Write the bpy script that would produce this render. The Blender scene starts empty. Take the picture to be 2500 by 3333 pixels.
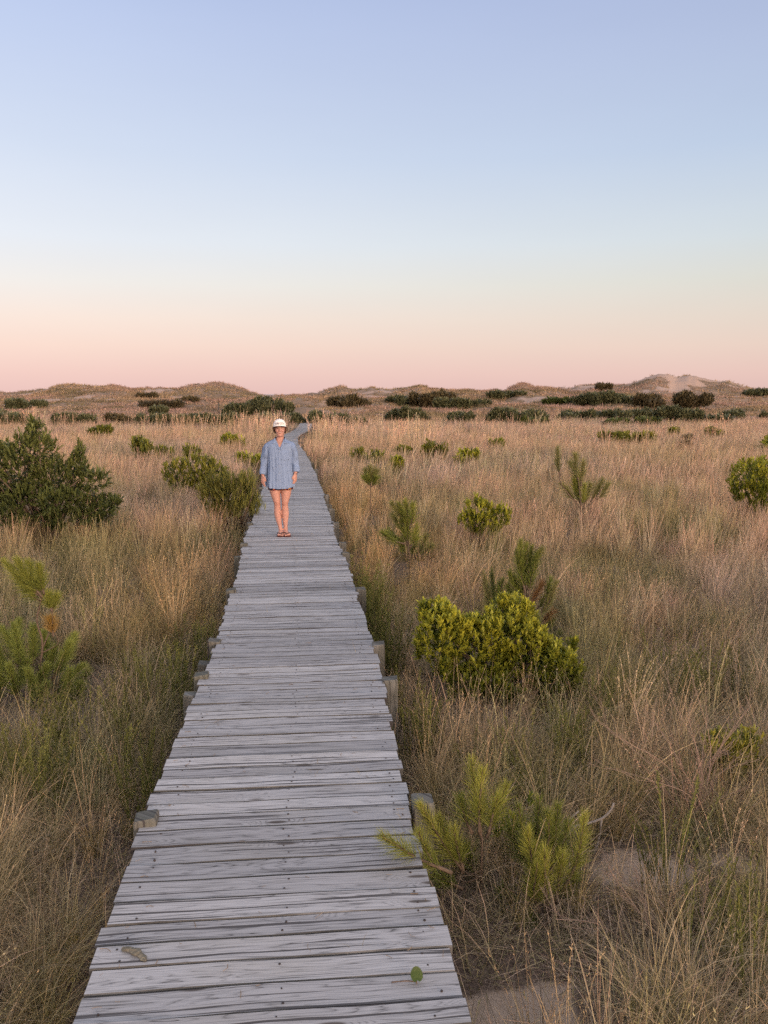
import bpy, math, random
import numpy as np
from mathutils import Vector, Matrix

rng = np.random.default_rng(7)
random.seed(7)
scene = bpy.context.scene
col = scene.collection
rad = math.radians

# ------------------------------------------------------------------ camera
CAM_H = 1.96
PITCH = rad(8.18)
FPX = 2667.0            # focal length in photo pixels (2500 x 3333)
cam_d = bpy.data.cameras.new("camera")
cam_d.sensor_fit = 'VERTICAL'
cam_d.sensor_height = 36.0
cam_d.lens = 36.0 * FPX / 3333.0
cam_d.clip_start = 0.05
cam_d.clip_end = 20000
cam = bpy.data.objects.new("camera", cam_d)
cam.location = (0, 0, CAM_H)
cam.rotation_euler = (math.pi / 2 - PITCH, 0, 0)
col.objects.link(cam)
scene.camera = cam
scene.render.resolution_x, scene.render.resolution_y = 768, 1024

# ------------------------------------------------------------------ world / sun / exposure
scene.view_settings.view_transform = 'Standard'
scene.view_settings.look = 'None'
scene.view_settings.exposure = 0.0
scene.view_settings.gamma = 1.0
scene.render.engine = 'CYCLES'
scene.cycles.max_bounces = 4
scene.cycles.diffuse_bounces = 2
scene.cycles.glossy_bounces = 2
scene.cycles.transmission_bounces = 2
scene.cycles.transparent_max_bounces = 4
scene.cycles.use_denoising = False
scene.cycles.use_adaptive_sampling = True
scene.cycles.adaptive_threshold = 0.035
scene.cycles.denoiser = 'OPENIMAGEDENOISE'
scene.cycles.denoising_input_passes = 'RGB_ALBEDO_NORMAL'
scene.cycles.caustics_reflective = False
scene.cycles.caustics_refractive = False


def lin(r, g, b):
    f = lambda c: (c / 255 / 12.92) if c / 255 <= 0.04045 else ((c / 255 + 0.055) / 1.055) ** 2.4
    return (f(r), f(g), f(b), 1.0)


class NT:
    """small node tree helper"""
    def __init__(self, tree):
        self.t = tree
        self.t.nodes.clear()

    def n(self, typ, **kw):
        nd = self.t.nodes.new(typ)
        for k, v in kw.items():
            setattr(nd, k, v)
        return nd

    def link(self, a, b):
        self.t.links.new(a, b)

    def put(self, sock, v):
        if isinstance(v, bpy.types.NodeSocket):
            self.t.links.new(v, sock)
        else:
            sock.default_value = v

    def math(self, op, a, b=None, c=None, clamp=False):
        nd = self.n('ShaderNodeMath', operation=op, use_clamp=clamp)
        self.put(nd.inputs[0], a)
        if b is not None: self.put(nd.inputs[1], b)
        if c is not None: self.put(nd.inputs[2], c)
        return nd.outputs[0]

    def mix(self, f, a, b, blend='MIX'):
        nd = self.n('ShaderNodeMix', data_type='RGBA', blend_type=blend)
        self.put(nd.inputs[0], f)
        self.put(nd.inputs[6], a if isinstance(a, bpy.types.NodeSocket) else tuple(a) + ((1.0,) if len(a) == 3 else ()))
        self.put(nd.inputs[7], b if isinstance(b, bpy.types.NodeSocket) else tuple(b) + ((1.0,) if len(b) == 3 else ()))
        return nd.outputs[2]

    def ramp(self, f, stops, interp='LINEAR'):
        nd = self.n('ShaderNodeValToRGB')
        cr = nd.color_ramp
        cr.interpolation = interp
        while len(cr.elements) < len(stops):
            cr.elements.new(0.5)
        for e, (p, c) in zip(cr.elements, stops):
            e.position = p
            e.color = tuple(c) if len(c) == 4 else tuple(c) + (1.0,)
        self.put(nd.inputs[0], f)
        return nd.outputs[0]

    def maprange(self, v, a, b, c, d, smooth=False):
        nd = self.n('ShaderNodeMapRange')
        if smooth: nd.interpolation_type = 'SMOOTHSTEP'
        self.put(nd.inputs[0], v)
        for i, q in enumerate((a, b, c, d)):
            nd.inputs[1 + i].default_value = q
        return nd.outputs[0]

    def noise(self, vec, scale=1, detail=2, rough=0.5, dist=0.0):
        nd = self.n('ShaderNodeTexNoise')
        self.put(nd.inputs['Vector'], vec)
        nd.inputs['Scale'].default_value = scale
        nd.inputs['Detail'].default_value = detail
        nd.inputs['Roughness'].default_value = rough
        nd.inputs['Distortion'].default_value = dist
        return nd.outputs[0]

    def attr(self, name, typ='GEOMETRY', out='Fac'):
        nd = self.n('ShaderNodeAttribute', attribute_type=typ, attribute_name=name)
        return nd.outputs[out]

    def comb(self, x, y, z):
        nd = self.n('ShaderNodeCombineXYZ')
        for i, v in enumerate((x, y, z)): self.put(nd.inputs[i], v)
        return nd.outputs[0]

    def sep(self, v):
        nd = self.n('ShaderNodeSeparateXYZ')
        self.put(nd.inputs[0], v)
        return nd.outputs


world = bpy.data.worlds.new("World")
scene.world = world
world.use_nodes = True
w = NT(world.node_tree)
tc = w.n('ShaderNodeTexCoord').outputs['Generated']
wx, wy, wz = w.sep(tc)
# dusk sky: pink belt near the horizon, cream, then pale blue; stops are the sine of the elevation
left_sky = w.ramp(wz, [(0.0, lin(236, 197, 191)), (0.024, lin(245, 208, 198)), (0.055, lin(252, 223, 209)),
                       (0.085, lin(252, 233, 221)), (0.125, lin(244, 240, 236)), (0.17, lin(234, 239, 247)),
                       (0.26, lin(214, 225, 244)), (0.35, lin(199, 213, 242)), (0.41, lin(186, 202, 237)),
                       (0.62, (.55, .60, .78)), (1.0, (.78, .78, .88))])
right_sky = w.ramp(wz, [(0.0, lin(224, 188, 182)), (0.024, lin(233, 199, 189)), (0.055, lin(234, 210, 196)),
                        (0.085, lin(230, 216, 203)), (0.125, lin(222, 221, 212)), (0.17, lin(212, 221, 226)),
                        (0.26, lin(190, 206, 229)), (0.35, lin(178, 192, 222)), (0.41, lin(170, 184, 218)),
                        (0.62, (.55, .60, .78)), (1.0, (.78, .78, .88))])
front = w.mix(w.maprange(wx, -0.42, 0.42, 0, 1), left_sky, right_sky)
# sunset half of the sky, behind the viewer
back = w.ramp(wz, [(0.0, (5.0, 3.0, 1.9)), (0.10, (4.2, 2.8, 1.95)), (0.25, (2.7, 2.1, 1.75)),
                   (0.5, (1.3, 1.2, 1.15)), (1.0, (.78, .78, .88))])
bdir = w.math('ADD', w.math('MULTIPLY', wy, -0.85), w.math('MULTIPLY', wx, 0.42))
sky = w.mix(w.maprange(bdir, 0.05, 0.75, 0, 1, True), front, back)
# faint unevenness of the dusk haze
hz = w.noise(w.comb(w.math('MULTIPLY', wx, 2.2), w.math('MULTIPLY', wy, 2.2), w.math('MULTIPLY', wz, 11.0)), 1.0, 4, 0.55)
sky = w.mix(1.0, sky, w.mix(hz, (0.965, 0.967, 0.97), (1.035, 1.033, 1.03)), 'MULTIPLY')
bg = w.n('ShaderNodeBackground')
w.put(bg.inputs[0], sky)
bg.inputs[1].default_value = 1.0
wo = w.n('ShaderNodeOutputWorld')
w.link(bg.outputs[0], wo.inputs[0])

sun_d = bpy.data.lights.new("sun", 'SUN')
sun_d.energy = 2.2
sun_d.angle = rad(14)
sun_d.color = (1.0, 0.74, 0.56)
sun = bpy.data.objects.new("sun", sun_d)
sun_vec = Vector((0.55, -0.83, math.tan(rad(6)))).normalized()      # towards the sun: behind the viewer, low
sun.rotation_euler = sun_vec.to_track_quat('Z', 'Y').to_euler()
col.objects.link(sun)

# ------------------------------------------------------------------ picture <-> place
S = 2500 / 1659.0
FWD = np.array([0, math.cos(PITCH), -math.sin(PITCH)])
UPV = np.array([0, math.sin(PITCH), math.cos(PITCH)])
EYE = np.array([0, 0, CAM_H])


def ray(nx, ny):
    return np.array([1.0, 0, 0]) * ((nx - 1250) / FPX) + UPV * (-(ny - 1666.5) / FPX) + FWD


def on_z(nx, ny, z=0.0):
    d = ray(nx, ny)
    return EYE + d * ((z - CAM_H) / d[2])


def at_y(nx, ny, y):
    d = ray(nx, ny)
    return EYE + d * (y / d[1])


# ------------------------------------------------------------------ numeric helpers
def _hash(ix, iy, seed):
    h = (ix.astype(np.int64) * 374761393 + iy.astype(np.int64) * 668265263 + seed * 1442695041) & 0xFFFFFFFF
    h = ((h ^ (h >> 13)) * 1274126177) & 0xFFFFFFFF
    return ((h ^ (h >> 16)) & 0xFFFF) / 65535.0


def vnoise(x, y, seed=0):
    x = np.asarray(x, float); y = np.asarray(y, float)
    ix = np.floor(x); iy = np.floor(y)
    fx = x - ix; fy = y - iy
    fx = fx * fx * (3 - 2 * fx); fy = fy * fy * (3 - 2 * fy)
    a = _hash(ix, iy, seed); b = _hash(ix + 1, iy, seed)
    c = _hash(ix, iy + 1, seed); d = _hash(ix + 1, iy + 1, seed)
    return (a * (1 - fx) + b * fx) * (1 - fy) + (c * (1 - fx) + d * fx) * fy


def fbm(x, y, seed=0, octv=3):
    s = 0; a = 0.5; t = 0
    for k in range(octv):
        s = s + a * vnoise(x * 2 ** k, y * 2 ** k, seed + 17 * k); t += a; a *= 0.5
    return s / t


def sstep(a, b, x):
    t = np.clip((x - a) / (b - a), 0, 1)
    return t * t * (3 - 2 * t)


def norm(v):
    v = np.asarray(v, float)
    return v / np.maximum(np.linalg.norm(v, axis=-1, keepdims=True), 1e-9)


class MB:
    """collects numpy geometry and links it as ONE mesh object"""
    def __init__(self):
        self.V = []; self.F = []; self.n = 0; self.A = {}

    def add(self, V, F, **attrs):
        V = np.asarray(V, float).reshape(-1, 3)
        for f in (F if isinstance(F, list) else [F]):
            f = np.asarray(f, np.int64)
            if f.size: self.F.append(f + self.n)
        for k, v in attrs.items():
            v = np.asarray(v, float)
            if v.ndim == 0: v = np.full(len(V), float(v))
            self.A.setdefault(k, []).append((self.n, v))
        self.V.append(V); self.n += len(V)

    def mesh(self, name, mats=None, smooth=False, mat_index=None):
        me = bpy.data.meshes.new(name)
        V = np.concatenate(self.V) if self.V else np.zeros((0, 3))
        me.vertices.add(len(V)); me.vertices.foreach_set('co', V.ravel())
        loops = np.concatenate([f.ravel() for f in self.F])
        tot = np.concatenate([np.full(len(f), f.shape[1]) for f in self.F])
        start = np.concatenate([[0], np.cumsum(tot)[:-1]])
        me.loops.add(len(loops)); me.loops.foreach_set('vertex_index', loops.astype(np.int32))
        me.polygons.add(len(tot)); me.polygons.foreach_set('loop_start', start.astype(np.int32))
        me.update(calc_edges=True)
        for k, lst in self.A.items():
            dim = 3 if lst[0][1].ndim == 2 else 1
            if dim == 1:
                arr = np.zeros(len(V))
                for s, v in lst: arr[s:s + len(v)] = v
                me.attributes.new(k, 'FLOAT', 'POINT').data.foreach_set('value', arr)
            else:
                arr = np.zeros((len(V), 3))
                for s, v in lst: arr[s:s + len(v)] = v
                me.attributes.new(k, 'FLOAT_VECTOR', 'POINT').data.foreach_set('vector', arr.ravel())
        me.validate()
        me.polygons.foreach_set('use_smooth', np.full(len(me.polygons), bool(smooth)))
        for m in (mats if isinstance(mats, list) else [mats] if mats else []):
            me.materials.append(m)
        return me

    def build(self, name, mats=None, parent=None, smooth=False):
        o = bpy.data.objects.new(name, self.mesh(name, mats, smooth))
        col.objects.link(o)
        if parent is not None: o.parent = parent
        return o


def basis(d, roll):
    """rotation matrices with local +Y along d, rolled about it; columns x, y, z"""
    d = norm(d)
    ref = np.where(np.abs(d[:, 2:3]) > 0.95, np.array([[1.0, 0, 0]]), np.array([[0, 0, 1.0]]))
    x = norm(np.cross(d, ref)); z = np.cross(x, d)
    c = np.cos(roll)[:, None]; s = np.sin(roll)[:, None]
    x2 = x * c + z * s; z2 = -x * s + z * c
    return np.stack([x2, d, z2], axis=2)


def stamp(tV, tFs, R, T, sc):
    """place template tV (k,3) n times; sc (n,3) or (n,)"""
    n = len(T); k = len(tV)
    sc = np.asarray(sc, float)
    if sc.ndim == 1: sc = np.repeat(sc[:, None], 3, 1)
    V = tV[None] * sc[:, None, :]
    V = np.einsum('nij,nkj->nki', R, V) + T[:, None, :]
    off = (np.arange(n) * k)[:, None, None]
    Fs = [(np.asarray(f)[None] + off).reshape(-1, np.asarray(f).shape[1]) for f in tFs]
    return V.reshape(-1, 3), Fs


def tube(P, R, n=8, ref=(1, 0, 0), caps=True):
    P = np.asarray(P, float); m = len(P)
    R = np.asarray(R, float)
    if R.ndim == 0: R = np.full(m, float(R))
    if R.ndim == 1: R = np.stack([R, R], 1)
    t = norm(np.gradient(P, axis=0))
    a = np.asarray(ref, float)[None] - (t @ np.asarray(ref, float))[:, None] * t
    bad = np.linalg.norm(a, axis=1) < 0.1
    if bad.any():
        r2 = np.array([0, 1.0, 0])
        a[bad] = (r2[None] - (t @ r2)[:, None] * t)[bad]
    a = norm(a); b = np.cross(t, a)
    th = np.arange(n) * 2 * math.pi / n
    V = P[:, None] + a[:, None] * (R[:, 0:1] * np.cos(th))[..., None] + b[:, None] * (R[:, 1:2] * np.sin(th))[..., None]
    i = np.arange(m - 1)[:, None] * n; j = np.arange(n)[None]; j2 = (j + 1) % n
    F = np.stack([i + j, i + j2, i + n + j2, i + n + j], -1).reshape(-1, 4)
    Fs = [F]
    if caps:
        Fs.append(np.arange(n)[::-1][None]); Fs.append((np.arange(n) + (m - 1) * n)[None])
    return V.reshape(-1, 3), Fs


def curve(pts, n=12):
    """smooth path through points (Catmull-Rom)"""
    p = np.asarray(pts, float)
    if len(p) == 2:
        return p[0] + (p[1] - p[0]) * np.linspace(0, 1, n)[:, None]
    q = np.vstack([2 * p[0] - p[1], p, 2 * p[-1] - p[-2]])
    out = []
    u = np.linspace(0, len(p) - 1, n)
    for t in u:
        k = min(int(t), len(p) - 2); f = t - k
        a, b, c, d = q[k:k + 4]
        out.append(0.5 * (2 * b + (c - a) * f + (2 * a - 5 * b + 4 * c - d) * f * f + (3 * b - a - 3 * c + d) * f ** 3))
    return np.array(out)


def ellipsoid(c, r, nu=14, nv=10):
    th = np.linspace(0, math.pi, nv + 1)[1:-1]; ph = np.arange(nu) * 2 * math.pi / nu
    V = [np.array([0, 0, 1.0])]
    for t in th:
        for p in ph: V.append(np.array([math.sin(t) * math.cos(p), math.sin(t) * math.sin(p), math.cos(t)]))
    V.append(np.array([0, 0, -1.0])); V = np.array(V)
    F3 = []; F4 = []
    for j in range(nu):
        j2 = (j + 1) % nu
        F3.append((0, 1 + j, 1 + j2))
        last = 1 + (nv - 2) * nu
        F3.append((last + j2, last + j, len(V) - 1))
        for i in range(nv - 2):
            F4.append((1 + i * nu + j, 1 + (i + 1) * nu + j, 1 + (i + 1) * nu + j2, 1 + i * nu + j2))
    return V * np.asarray(r) + np.asarray(c), [np.array(F3), np.array(F4)]


def box(c, s):
    x, y, z = np.asarray(s) / 2
    V = np.array([(-x, -y, -z), (x, -y, -z), (x, y, -z), (-x, y, -z), (-x, -y, z), (x, -y, z), (x, y, z), (-x, y, z)]) + np.asarray(c)
    F = np.array([(0, 3, 2, 1), (4, 5, 6, 7), (0, 1, 5, 4), (1, 2, 6, 5), (2, 3, 7, 6), (3, 0, 4, 7)])
    return V, [F]


def tag(o, label=None, cat=None, group=None, kind=None):
    if label: o['label'] = label
    if cat: o['category'] = cat
    if group: o['group'] = group
    if kind: o['kind'] = kind
    return o


def empty(name, loc, rz=0.0):
    o = bpy.data.objects.new(name, None)
    o.location = loc; o.rotation_euler = (0, 0, rz); o.empty_display_size = 0.1
    col.objects.link(o)
    return o


# ------------------------------------------------------------------ materials
def new_mat(name):
    m = bpy.data.materials.new(name); m.use_nodes = True
    return m, NT(m.node_tree)


def finish(t, shader, bump=None):
    out = t.n('ShaderNodeOutputMaterial')
    t.link(shader, out.inputs[0])


def principled(t, colour, rough=0.6, normal=None, spec=0.3):
    p = t.n('ShaderNodeBsdfPrincipled')
    t.put(p.inputs['Base Color'], colour if isinstance(colour, bpy.types.NodeSocket) else tuple(colour)[:3] + (1,))
    t.put(p.inputs['Roughness'], rough)
    p.inputs['Specular IOR Level'].default_value = spec
    if normal is not None: t.link(normal, p.inputs['Normal'])
    return p.outputs[0]


def bump(t, h, strength=0.4, dist=0.01):
    b = t.n('ShaderNodeBump'); b.inputs['Strength'].default_value = strength; b.inputs['Distance'].default_value = dist
    t.link(h, b.inputs['Height'])
    return b.outputs[0]


def plain(name, colour, rough=0.6, var=0.15, scale=40, spec=0.3, bumps=0.0):
    m, t = new_mat(name)
    g = t.n('ShaderNodeTexCoord').outputs['Object']
    nz = t.noise(g, scale, 3)
    c = t.mix(nz, tuple(x * (1 - var) for x in colour), tuple(min(1, x * (1 + var)) for x in colour))
    finish(t, principled(t, c, rough, bump(t, nz, bumps, 0.004) if bumps else None, spec))
    return m


def leaf_mat(name, dark, mid, light, trans=0.3, rough=0.45, spec=0.3):
    """rnd: one value per leaf; age: 1 = young growth (paler leaf)"""
    m, t = new_mat(name)
    r = t.attr('rnd'); a = t.attr('age')
    c = t.mix(r, dark, mid)
    c = t.mix(a, c, light)
    p = principled(t, c, rough, None, spec)
    tr = t.n('ShaderNodeBsdfTranslucent'); t.link(c, tr.inputs[0])
    mx = t.n('ShaderNodeMixShader'); mx.inputs[0].default_value = trans
    t.link(p, mx.inputs[1]); t.link(tr.outputs[0], mx.inputs[2])
    finish(t, mx.outputs[0])
    return m


def grass_mat(name):
    m, t = new_mat(name)
    tint = t.attr('tint', 'INSTANCER', 'Color')
    br = t.attr('br'); hh = t.attr('t')
    c = t.mix(t.math('POWER', br, 1.5), (0.62, 0.64, 0.64), (2.05, 2.0, 1.95))
    c = t.mix(1.0, tint, c, 'MULTIPLY')
    # sheath at the base of the blade is its own darker olive
    c = t.mix(t.maprange(hh, 0.05, 0.62, 0.75, 0.0), c, t.mix(1.0, c, (0.62, 0.80, 0.42), 'MULTIPLY'))
    d = t.n('ShaderNodeBsdfDiffuse'); t.link(c, d.inputs[0])
    tr = t.n('ShaderNodeBsdfTranslucent'); t.link(c, tr.inputs[0])
    mx = t.n('ShaderNodeMixShader'); mx.inputs[0].default_value = 0.3
    t.link(d.outputs[0], mx.inputs[1]); t.link(tr.outputs[0], mx.inputs[2])
    finish(t, mx.outputs[0])
    return m


def wood_mat(name, light=(0.43, 0.423, 0.425), dark=(0.06, 0.057, 0.056), stain=(0.33, 0.31, 0.27)):
    """weathered plank; wc = (along the plank, across it, id)"""
    m, t = new_mat(name)
    wc = t.attr('wc', 'GEOMETRY', 'Vector')
    u, v, pid = t.sep(wc)
    idk = t.math('MULTIPLY', pid, 53.0)
    warp = t.math('SUBTRACT', t.noise(t.comb(t.math('MULTIPLY', u, 2.4), t.math('MULTIPLY', v, 7.0), t.math('ADD', idk, 4.0)), 1.0, 2, .5), .5)
    v = t.math('ADD', v, t.math('MULTIPLY', warp, 0.030))
    # knots
    vo = t.n('ShaderNodeTexVoronoi', voronoi_dimensions='3D', feature='F1')
    t.put(vo.inputs['Vector'], t.comb(t.math('MULTIPLY', u, 2.1), t.math('MULTIPLY', v, 9.0), idk))
    vo.inputs['Scale'].default_value = 1.0
    kd = vo.outputs['Distance']
    ring_push = t.maprange(kd, 0.0, 0.36, 0.22, 0.0, True)
    n1 = t.noise(t.comb(t.math('MULTIPLY', u, 0.62), t.math('MULTIPLY', v, 8.5), idk), 1.0, 3.5, 0.5)
    f = t.math('ADD', n1, ring_push)
    bands = t.math('FRACT', t.math('MULTIPLY', f, 24.0))
    late = t.ramp(bands, [(0.0, (0.1, 0.1, 0.1)), (0.10, (0.75, 0.75, 0.75)), (0.55, (1, 1, 1)), (0.86, (0.55, 0.55, 0.55)), (1.0, (0.1, 0.1, 0.1))])
    fib = t.noise(t.comb(t.math('MULTIPLY', u, 5.0), t.math('MULTIPLY', v, 210.0), idk), 1.0, 3, 0.6)
    streak = t.noise(t.comb(t.math('MULTIPLY', u, 1.1), t.math('MULTIPLY', v, 85.0), idk), 1.0, 3, 0.6)
    crack = t.maprange(t.noise(t.comb(t.math('MULTIPLY', u, 0.8), t.math('MULTIPLY', v, 62.0), t.math('ADD', idk, 9.0)), 1.0, 2, 0.5), 0.60, 0.635, 0, 1, True)
    h = t.math('ADD', t.math('MULTIPLY', late, 0.26), t.math('MULTIPLY', fib, 0.54))
    h = t.math('ADD', h, t.math('MULTIPLY', streak, 0.50))
    c = t.ramp(h, [(0.44, dark), (0.595, tuple(0.40 * a + 0.60 * b for a, b in zip(dark, light))), (0.78, light)])
    big = t.noise(t.comb(t.math('MULTIPLY', u, 1.6), t.math('MULTIPLY', v, 5.0), t.math('MULTIPLY', pid, 21.0)), 1.0, 3, 0.6)
    c = t.mix(t.maprange(big, 0.5, 0.75, 0, 0.4), c, t.mix(h, tuple(x * 0.6 for x in stain), stain))
    c = t.mix(t.maprange(big, 0.42, 0.25, 0, 0.4), c, (0.42, 0.415, 0.415))
    tone = t.math('FRACT', t.math('MULTIPLY', pid, 7.31))
    c = t.mix(1.0, c, t.mix(tone, (0.78, 0.78, 0.79), (1.18, 1.17, 1.16)), 'MULTIPLY')
    knot = t.maprange(kd, 0.135, 0.06, 0, 0.9, True)
    c = t.mix(knot, c, (0.085, 0.07, 0.06))
    c = t.mix(t.math('MULTIPLY', crack, 0.85), c, (0.05, 0.045, 0.045))
    hb = t.math('SUBTRACT', h, t.math('MULTIPLY', crack, 1.2))
    finish(t, principled(t, c, 0.85, bump(t, hb, 0.15, 0.002), 0.12))
    return m


def ground_mat():
    m, t = new_mat("ground_sand_litter")
    pos = t.n('ShaderNodeNewGeometry').outputs['Position']
    sand = t.attr('sand'); far = t.attr('far')
    n_f = t.noise(pos, 38.0, 5, 0.7)
    n_m = t.noise(pos, 3.0, 5, 0.65)
    n_l = t.noise(pos, 0.16, 5, 0.65)
    litter = t.ramp(n_f, [(0.3, (0.05, 0.037, 0.031)), (0.55, (0.15, 0.11, 0.085)), (0.75, (0.28, 0.21, 0.165))])
    litter = t.mix(t.maprange(n_m, 0.4, 0.65, 0, 0.6), litter, (0.14, 0.105, 0.08))
    sd = t.mix(n_f, (0.33, 0.25, 0.19), (0.47, 0.37, 0.29))
    smask = t.maprange(t.math('ADD', sand, t.math('MULTIPLY', t.math('SUBTRACT', n_m, 0.5), 0.7)), 0.4, 0.6, 0, 1, True)
    near = t.mix(smask, litter, sd)
    dune = t.ramp(n_l, [(0.35, (0.20, 0.14, 0.095)), (0.5, (0.29, 0.20, 0.14)), (0.65, (0.38, 0.265, 0.19))])
    dune = t.mix(t.maprange(n_m, 0.45, 0.62, 0, 0.45), dune, (0.12, 0.10, 0.06))
    patch = t.maprange(t.math('ADD', sand, t.math('MULTIPLY', t.math('SUBTRACT', t.noise(pos, 0.5, 6, 0.75), 0.5), 0.8)), 0.42, 0.6, 0, 1, True)
    dune = t.mix(t.math('MULTIPLY', patch, .8), dune, t.mix(n_m, (0.40, 0.28, 0.215), (0.54, 0.395, 0.32)))
    c = t.mix(far, near, dune)
    finish(t, principled(t, c, 0.95, bump(t, n_f, 0.5, 0.02), 0.1))
    return m


M_wood = wood_mat("weathered_plank_wood")
M_post = wood_mat("weathered_post_wood", (0.125, 0.124, 0.11), (0.035, 0.034, 0.03), (0.09, 0.095, 0.06))
M_edge = wood_mat("gap_shade_plank_edge", (0.10, 0.097, 0.09), (0.03, 0.029, 0.027), (0.06, 0.06, 0.045))  # plank sides coloured darker, painting in the shade of the gaps
M_nail = plain("rusty_nail", (0.045, 0.035, 0.032), 0.7)
M_ground = ground_mat()
M_grass = grass_mat("grass_blades")
M_myrtle = leaf_mat("wax_myrtle_leaf", (0.055, 0.080, 0.012), (0.15, 0.18, 0.022), (0.56, 0.53, 0.06), 0.34)
M_myrtle_mid = leaf_mat("myrtle_leaf_old", (0.055, 0.075, 0.015), (0.15, 0.165, 0.03), (0.44, 0.40, 0.07), 0.3)
M_far = leaf_mat("thicket_leaf", (0.062, 0.072, 0.040), (0.13, 0.14, 0.07), (0.23, 0.225, 0.11), 0.15)
M_farbrown = leaf_mat("brown_thicket_leaf", (0.06, 0.052, 0.03), (0.13, 0.10, 0.055), (0.20, 0.165, 0.08), 0.15)
M_juniper = leaf_mat("juniper_spray", (0.035, 0.050, 0.016), (0.09, 0.112, 0.032), (0.25, 0.27, 0.08), 0.2)
M_pinegreen = leaf_mat("soft_pine_needle", (0.13, 0.165, 0.04), (0.27, 0.31, 0.075), (0.44, 0.46, 0.11), 0.38)
M_pine = leaf_mat("pine_needle", (0.06, 0.085, 0.02), (0.18, 0.225, 0.045), (0.42, 0.41, 0.08), 0.35)
M_pinepale = leaf_mat("pale_pine_needle", (0.13, 0.14, 0.045), (0.23, 0.22, 0.075), (0.34, 0.31, 0.10), 0.35)
M_pinedead = leaf_mat("dead_pine_needle", (0.12, 0.06, 0.03), (0.25, 0.13, 0.06), (0.36, 0.23, 0.06), 0.3)
M_feather = leaf_mat("groundsel_leaf", (0.09, 0.10, 0.03), (0.19, 0.19, 0.055), (0.36, 0.34, 0.08), 0.3)
M_bark = plain("twig_bark", (0.13, 0.095, 0.07), 0.9, 0.4, 60, 0.1, 0.3)
M_deadtwig = plain("dead_twig", (0.27, 0.195, 0.15), 0.9, 0.35, 30, 0.1)
M_drift = plain("bleached_branch", (0.34, 0.30, 0.27), 0.9, 0.3, 50, 0.1, 0.3)

# ------------------------------------------------------------------ boardwalk line
W = 1.25
_cl = [(881, 3333), (919, 2664), (957.5, 1994), (948, 1779), (950, 1669), (948, 1590), (941, 1509),
       (928, 1462), (923, 1444), (936, 1425), (957, 1412), (981, 1401), (992, 1387), (1001, 1372)]
_p = np.array([on_z(x, y, 0.0)[:2] for x, y in _cl])
_dir0 = norm(_p[1] - _p[0])
_p = np.vstack([_p[0] - _dir0 * 5.0, _p])
PATH = curve(np.c_[_p, np.zeros(len(_p))], 900)[:, :2]
for _ in range(25):                                   # relax the kinks
    PATH[1:-1] = 0.5 * PATH[1:-1] + 0.25 * (PATH[:-2] + PATH[2:])
_seg = np.linalg.norm(np.diff(PATH, axis=0), axis=1)
PS = np.concatenate([[0], np.cumsum(_seg)])


def path_at(s):
    return np.stack([np.interp(s, PS, PATH[:, 0]), np.interp(s, PS, PATH[:, 1])], -1)


def path_tan(s):
    return norm(path_at(np.asarray(s) + 0.35) - path_at(np.asarray(s) - 0.35))


def path_s_at_y(y):
    return np.interp(y, PATH[:, 1], PS)


def deck_dist(x, y):
    """signed sideways distance from the centre line (right positive); big beyond its end"""
    cx = np.interp(y, PATH[:, 1], PATH[:, 0])
    d = x - cx
    return np.where(y > PATH[-1, 1] + 0.5, 99.0, d)


# ------------------------------------------------------------------ terrain
SIL = np.array([(-900, 1276), (-600, 1262), (-300, 1280), (0, 1282), (60, 1279), (98, 1276), (151, 1267), (200, 1258), (249, 1254), (301, 1258), (377, 1263), (452, 1264), (520, 1268), (588, 1272),
    (608, 1264), (625, 1254), (655, 1251), (686, 1246), (723, 1252), (784, 1267), (820, 1279), (844, 1289), (874, 1297), (920, 1296), (965, 1293), (1040, 1282), (1060, 1272), (1078, 1264), (1108, 1260),
    (1145, 1270), (1160, 1271), (1176, 1265), (1206, 1261), (1230, 1267), (1259, 1269), (1300, 1269), (1340, 1261), (1365, 1256), (1385, 1259), (1408, 1269), (1446, 1270), (1491, 1274), (1521, 1270), (1581, 1274), (1642, 1272),
    (1665, 1263), (1685, 1255), (1710, 1256), (1732, 1263), (1793, 1264), (1853, 1268), (1880, 1260), (1898, 1254), (1928, 1250), (2004, 1253), (2034, 1251), (2060, 1244), (2079, 1236), (2110, 1225), (2132, 1220), (2154, 1221), (2184, 1229), (2210, 1225), (2230, 1222),
    (2275, 1230), (2320, 1239), (2365, 1247), (2418, 1262), (2448, 1271), (2500, 1269), (2700, 1266), (3000, 1272), (3400, 1262)], float)
_by = np.array([0, 50, 62, 80, 100, 125, 145, 165, 190, 235, 400.])
_bz = np.array([-.5, -.5, -.46, -.22, .10, .75, 1.2, 1.45, .2, -3.2, -6.])


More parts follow.
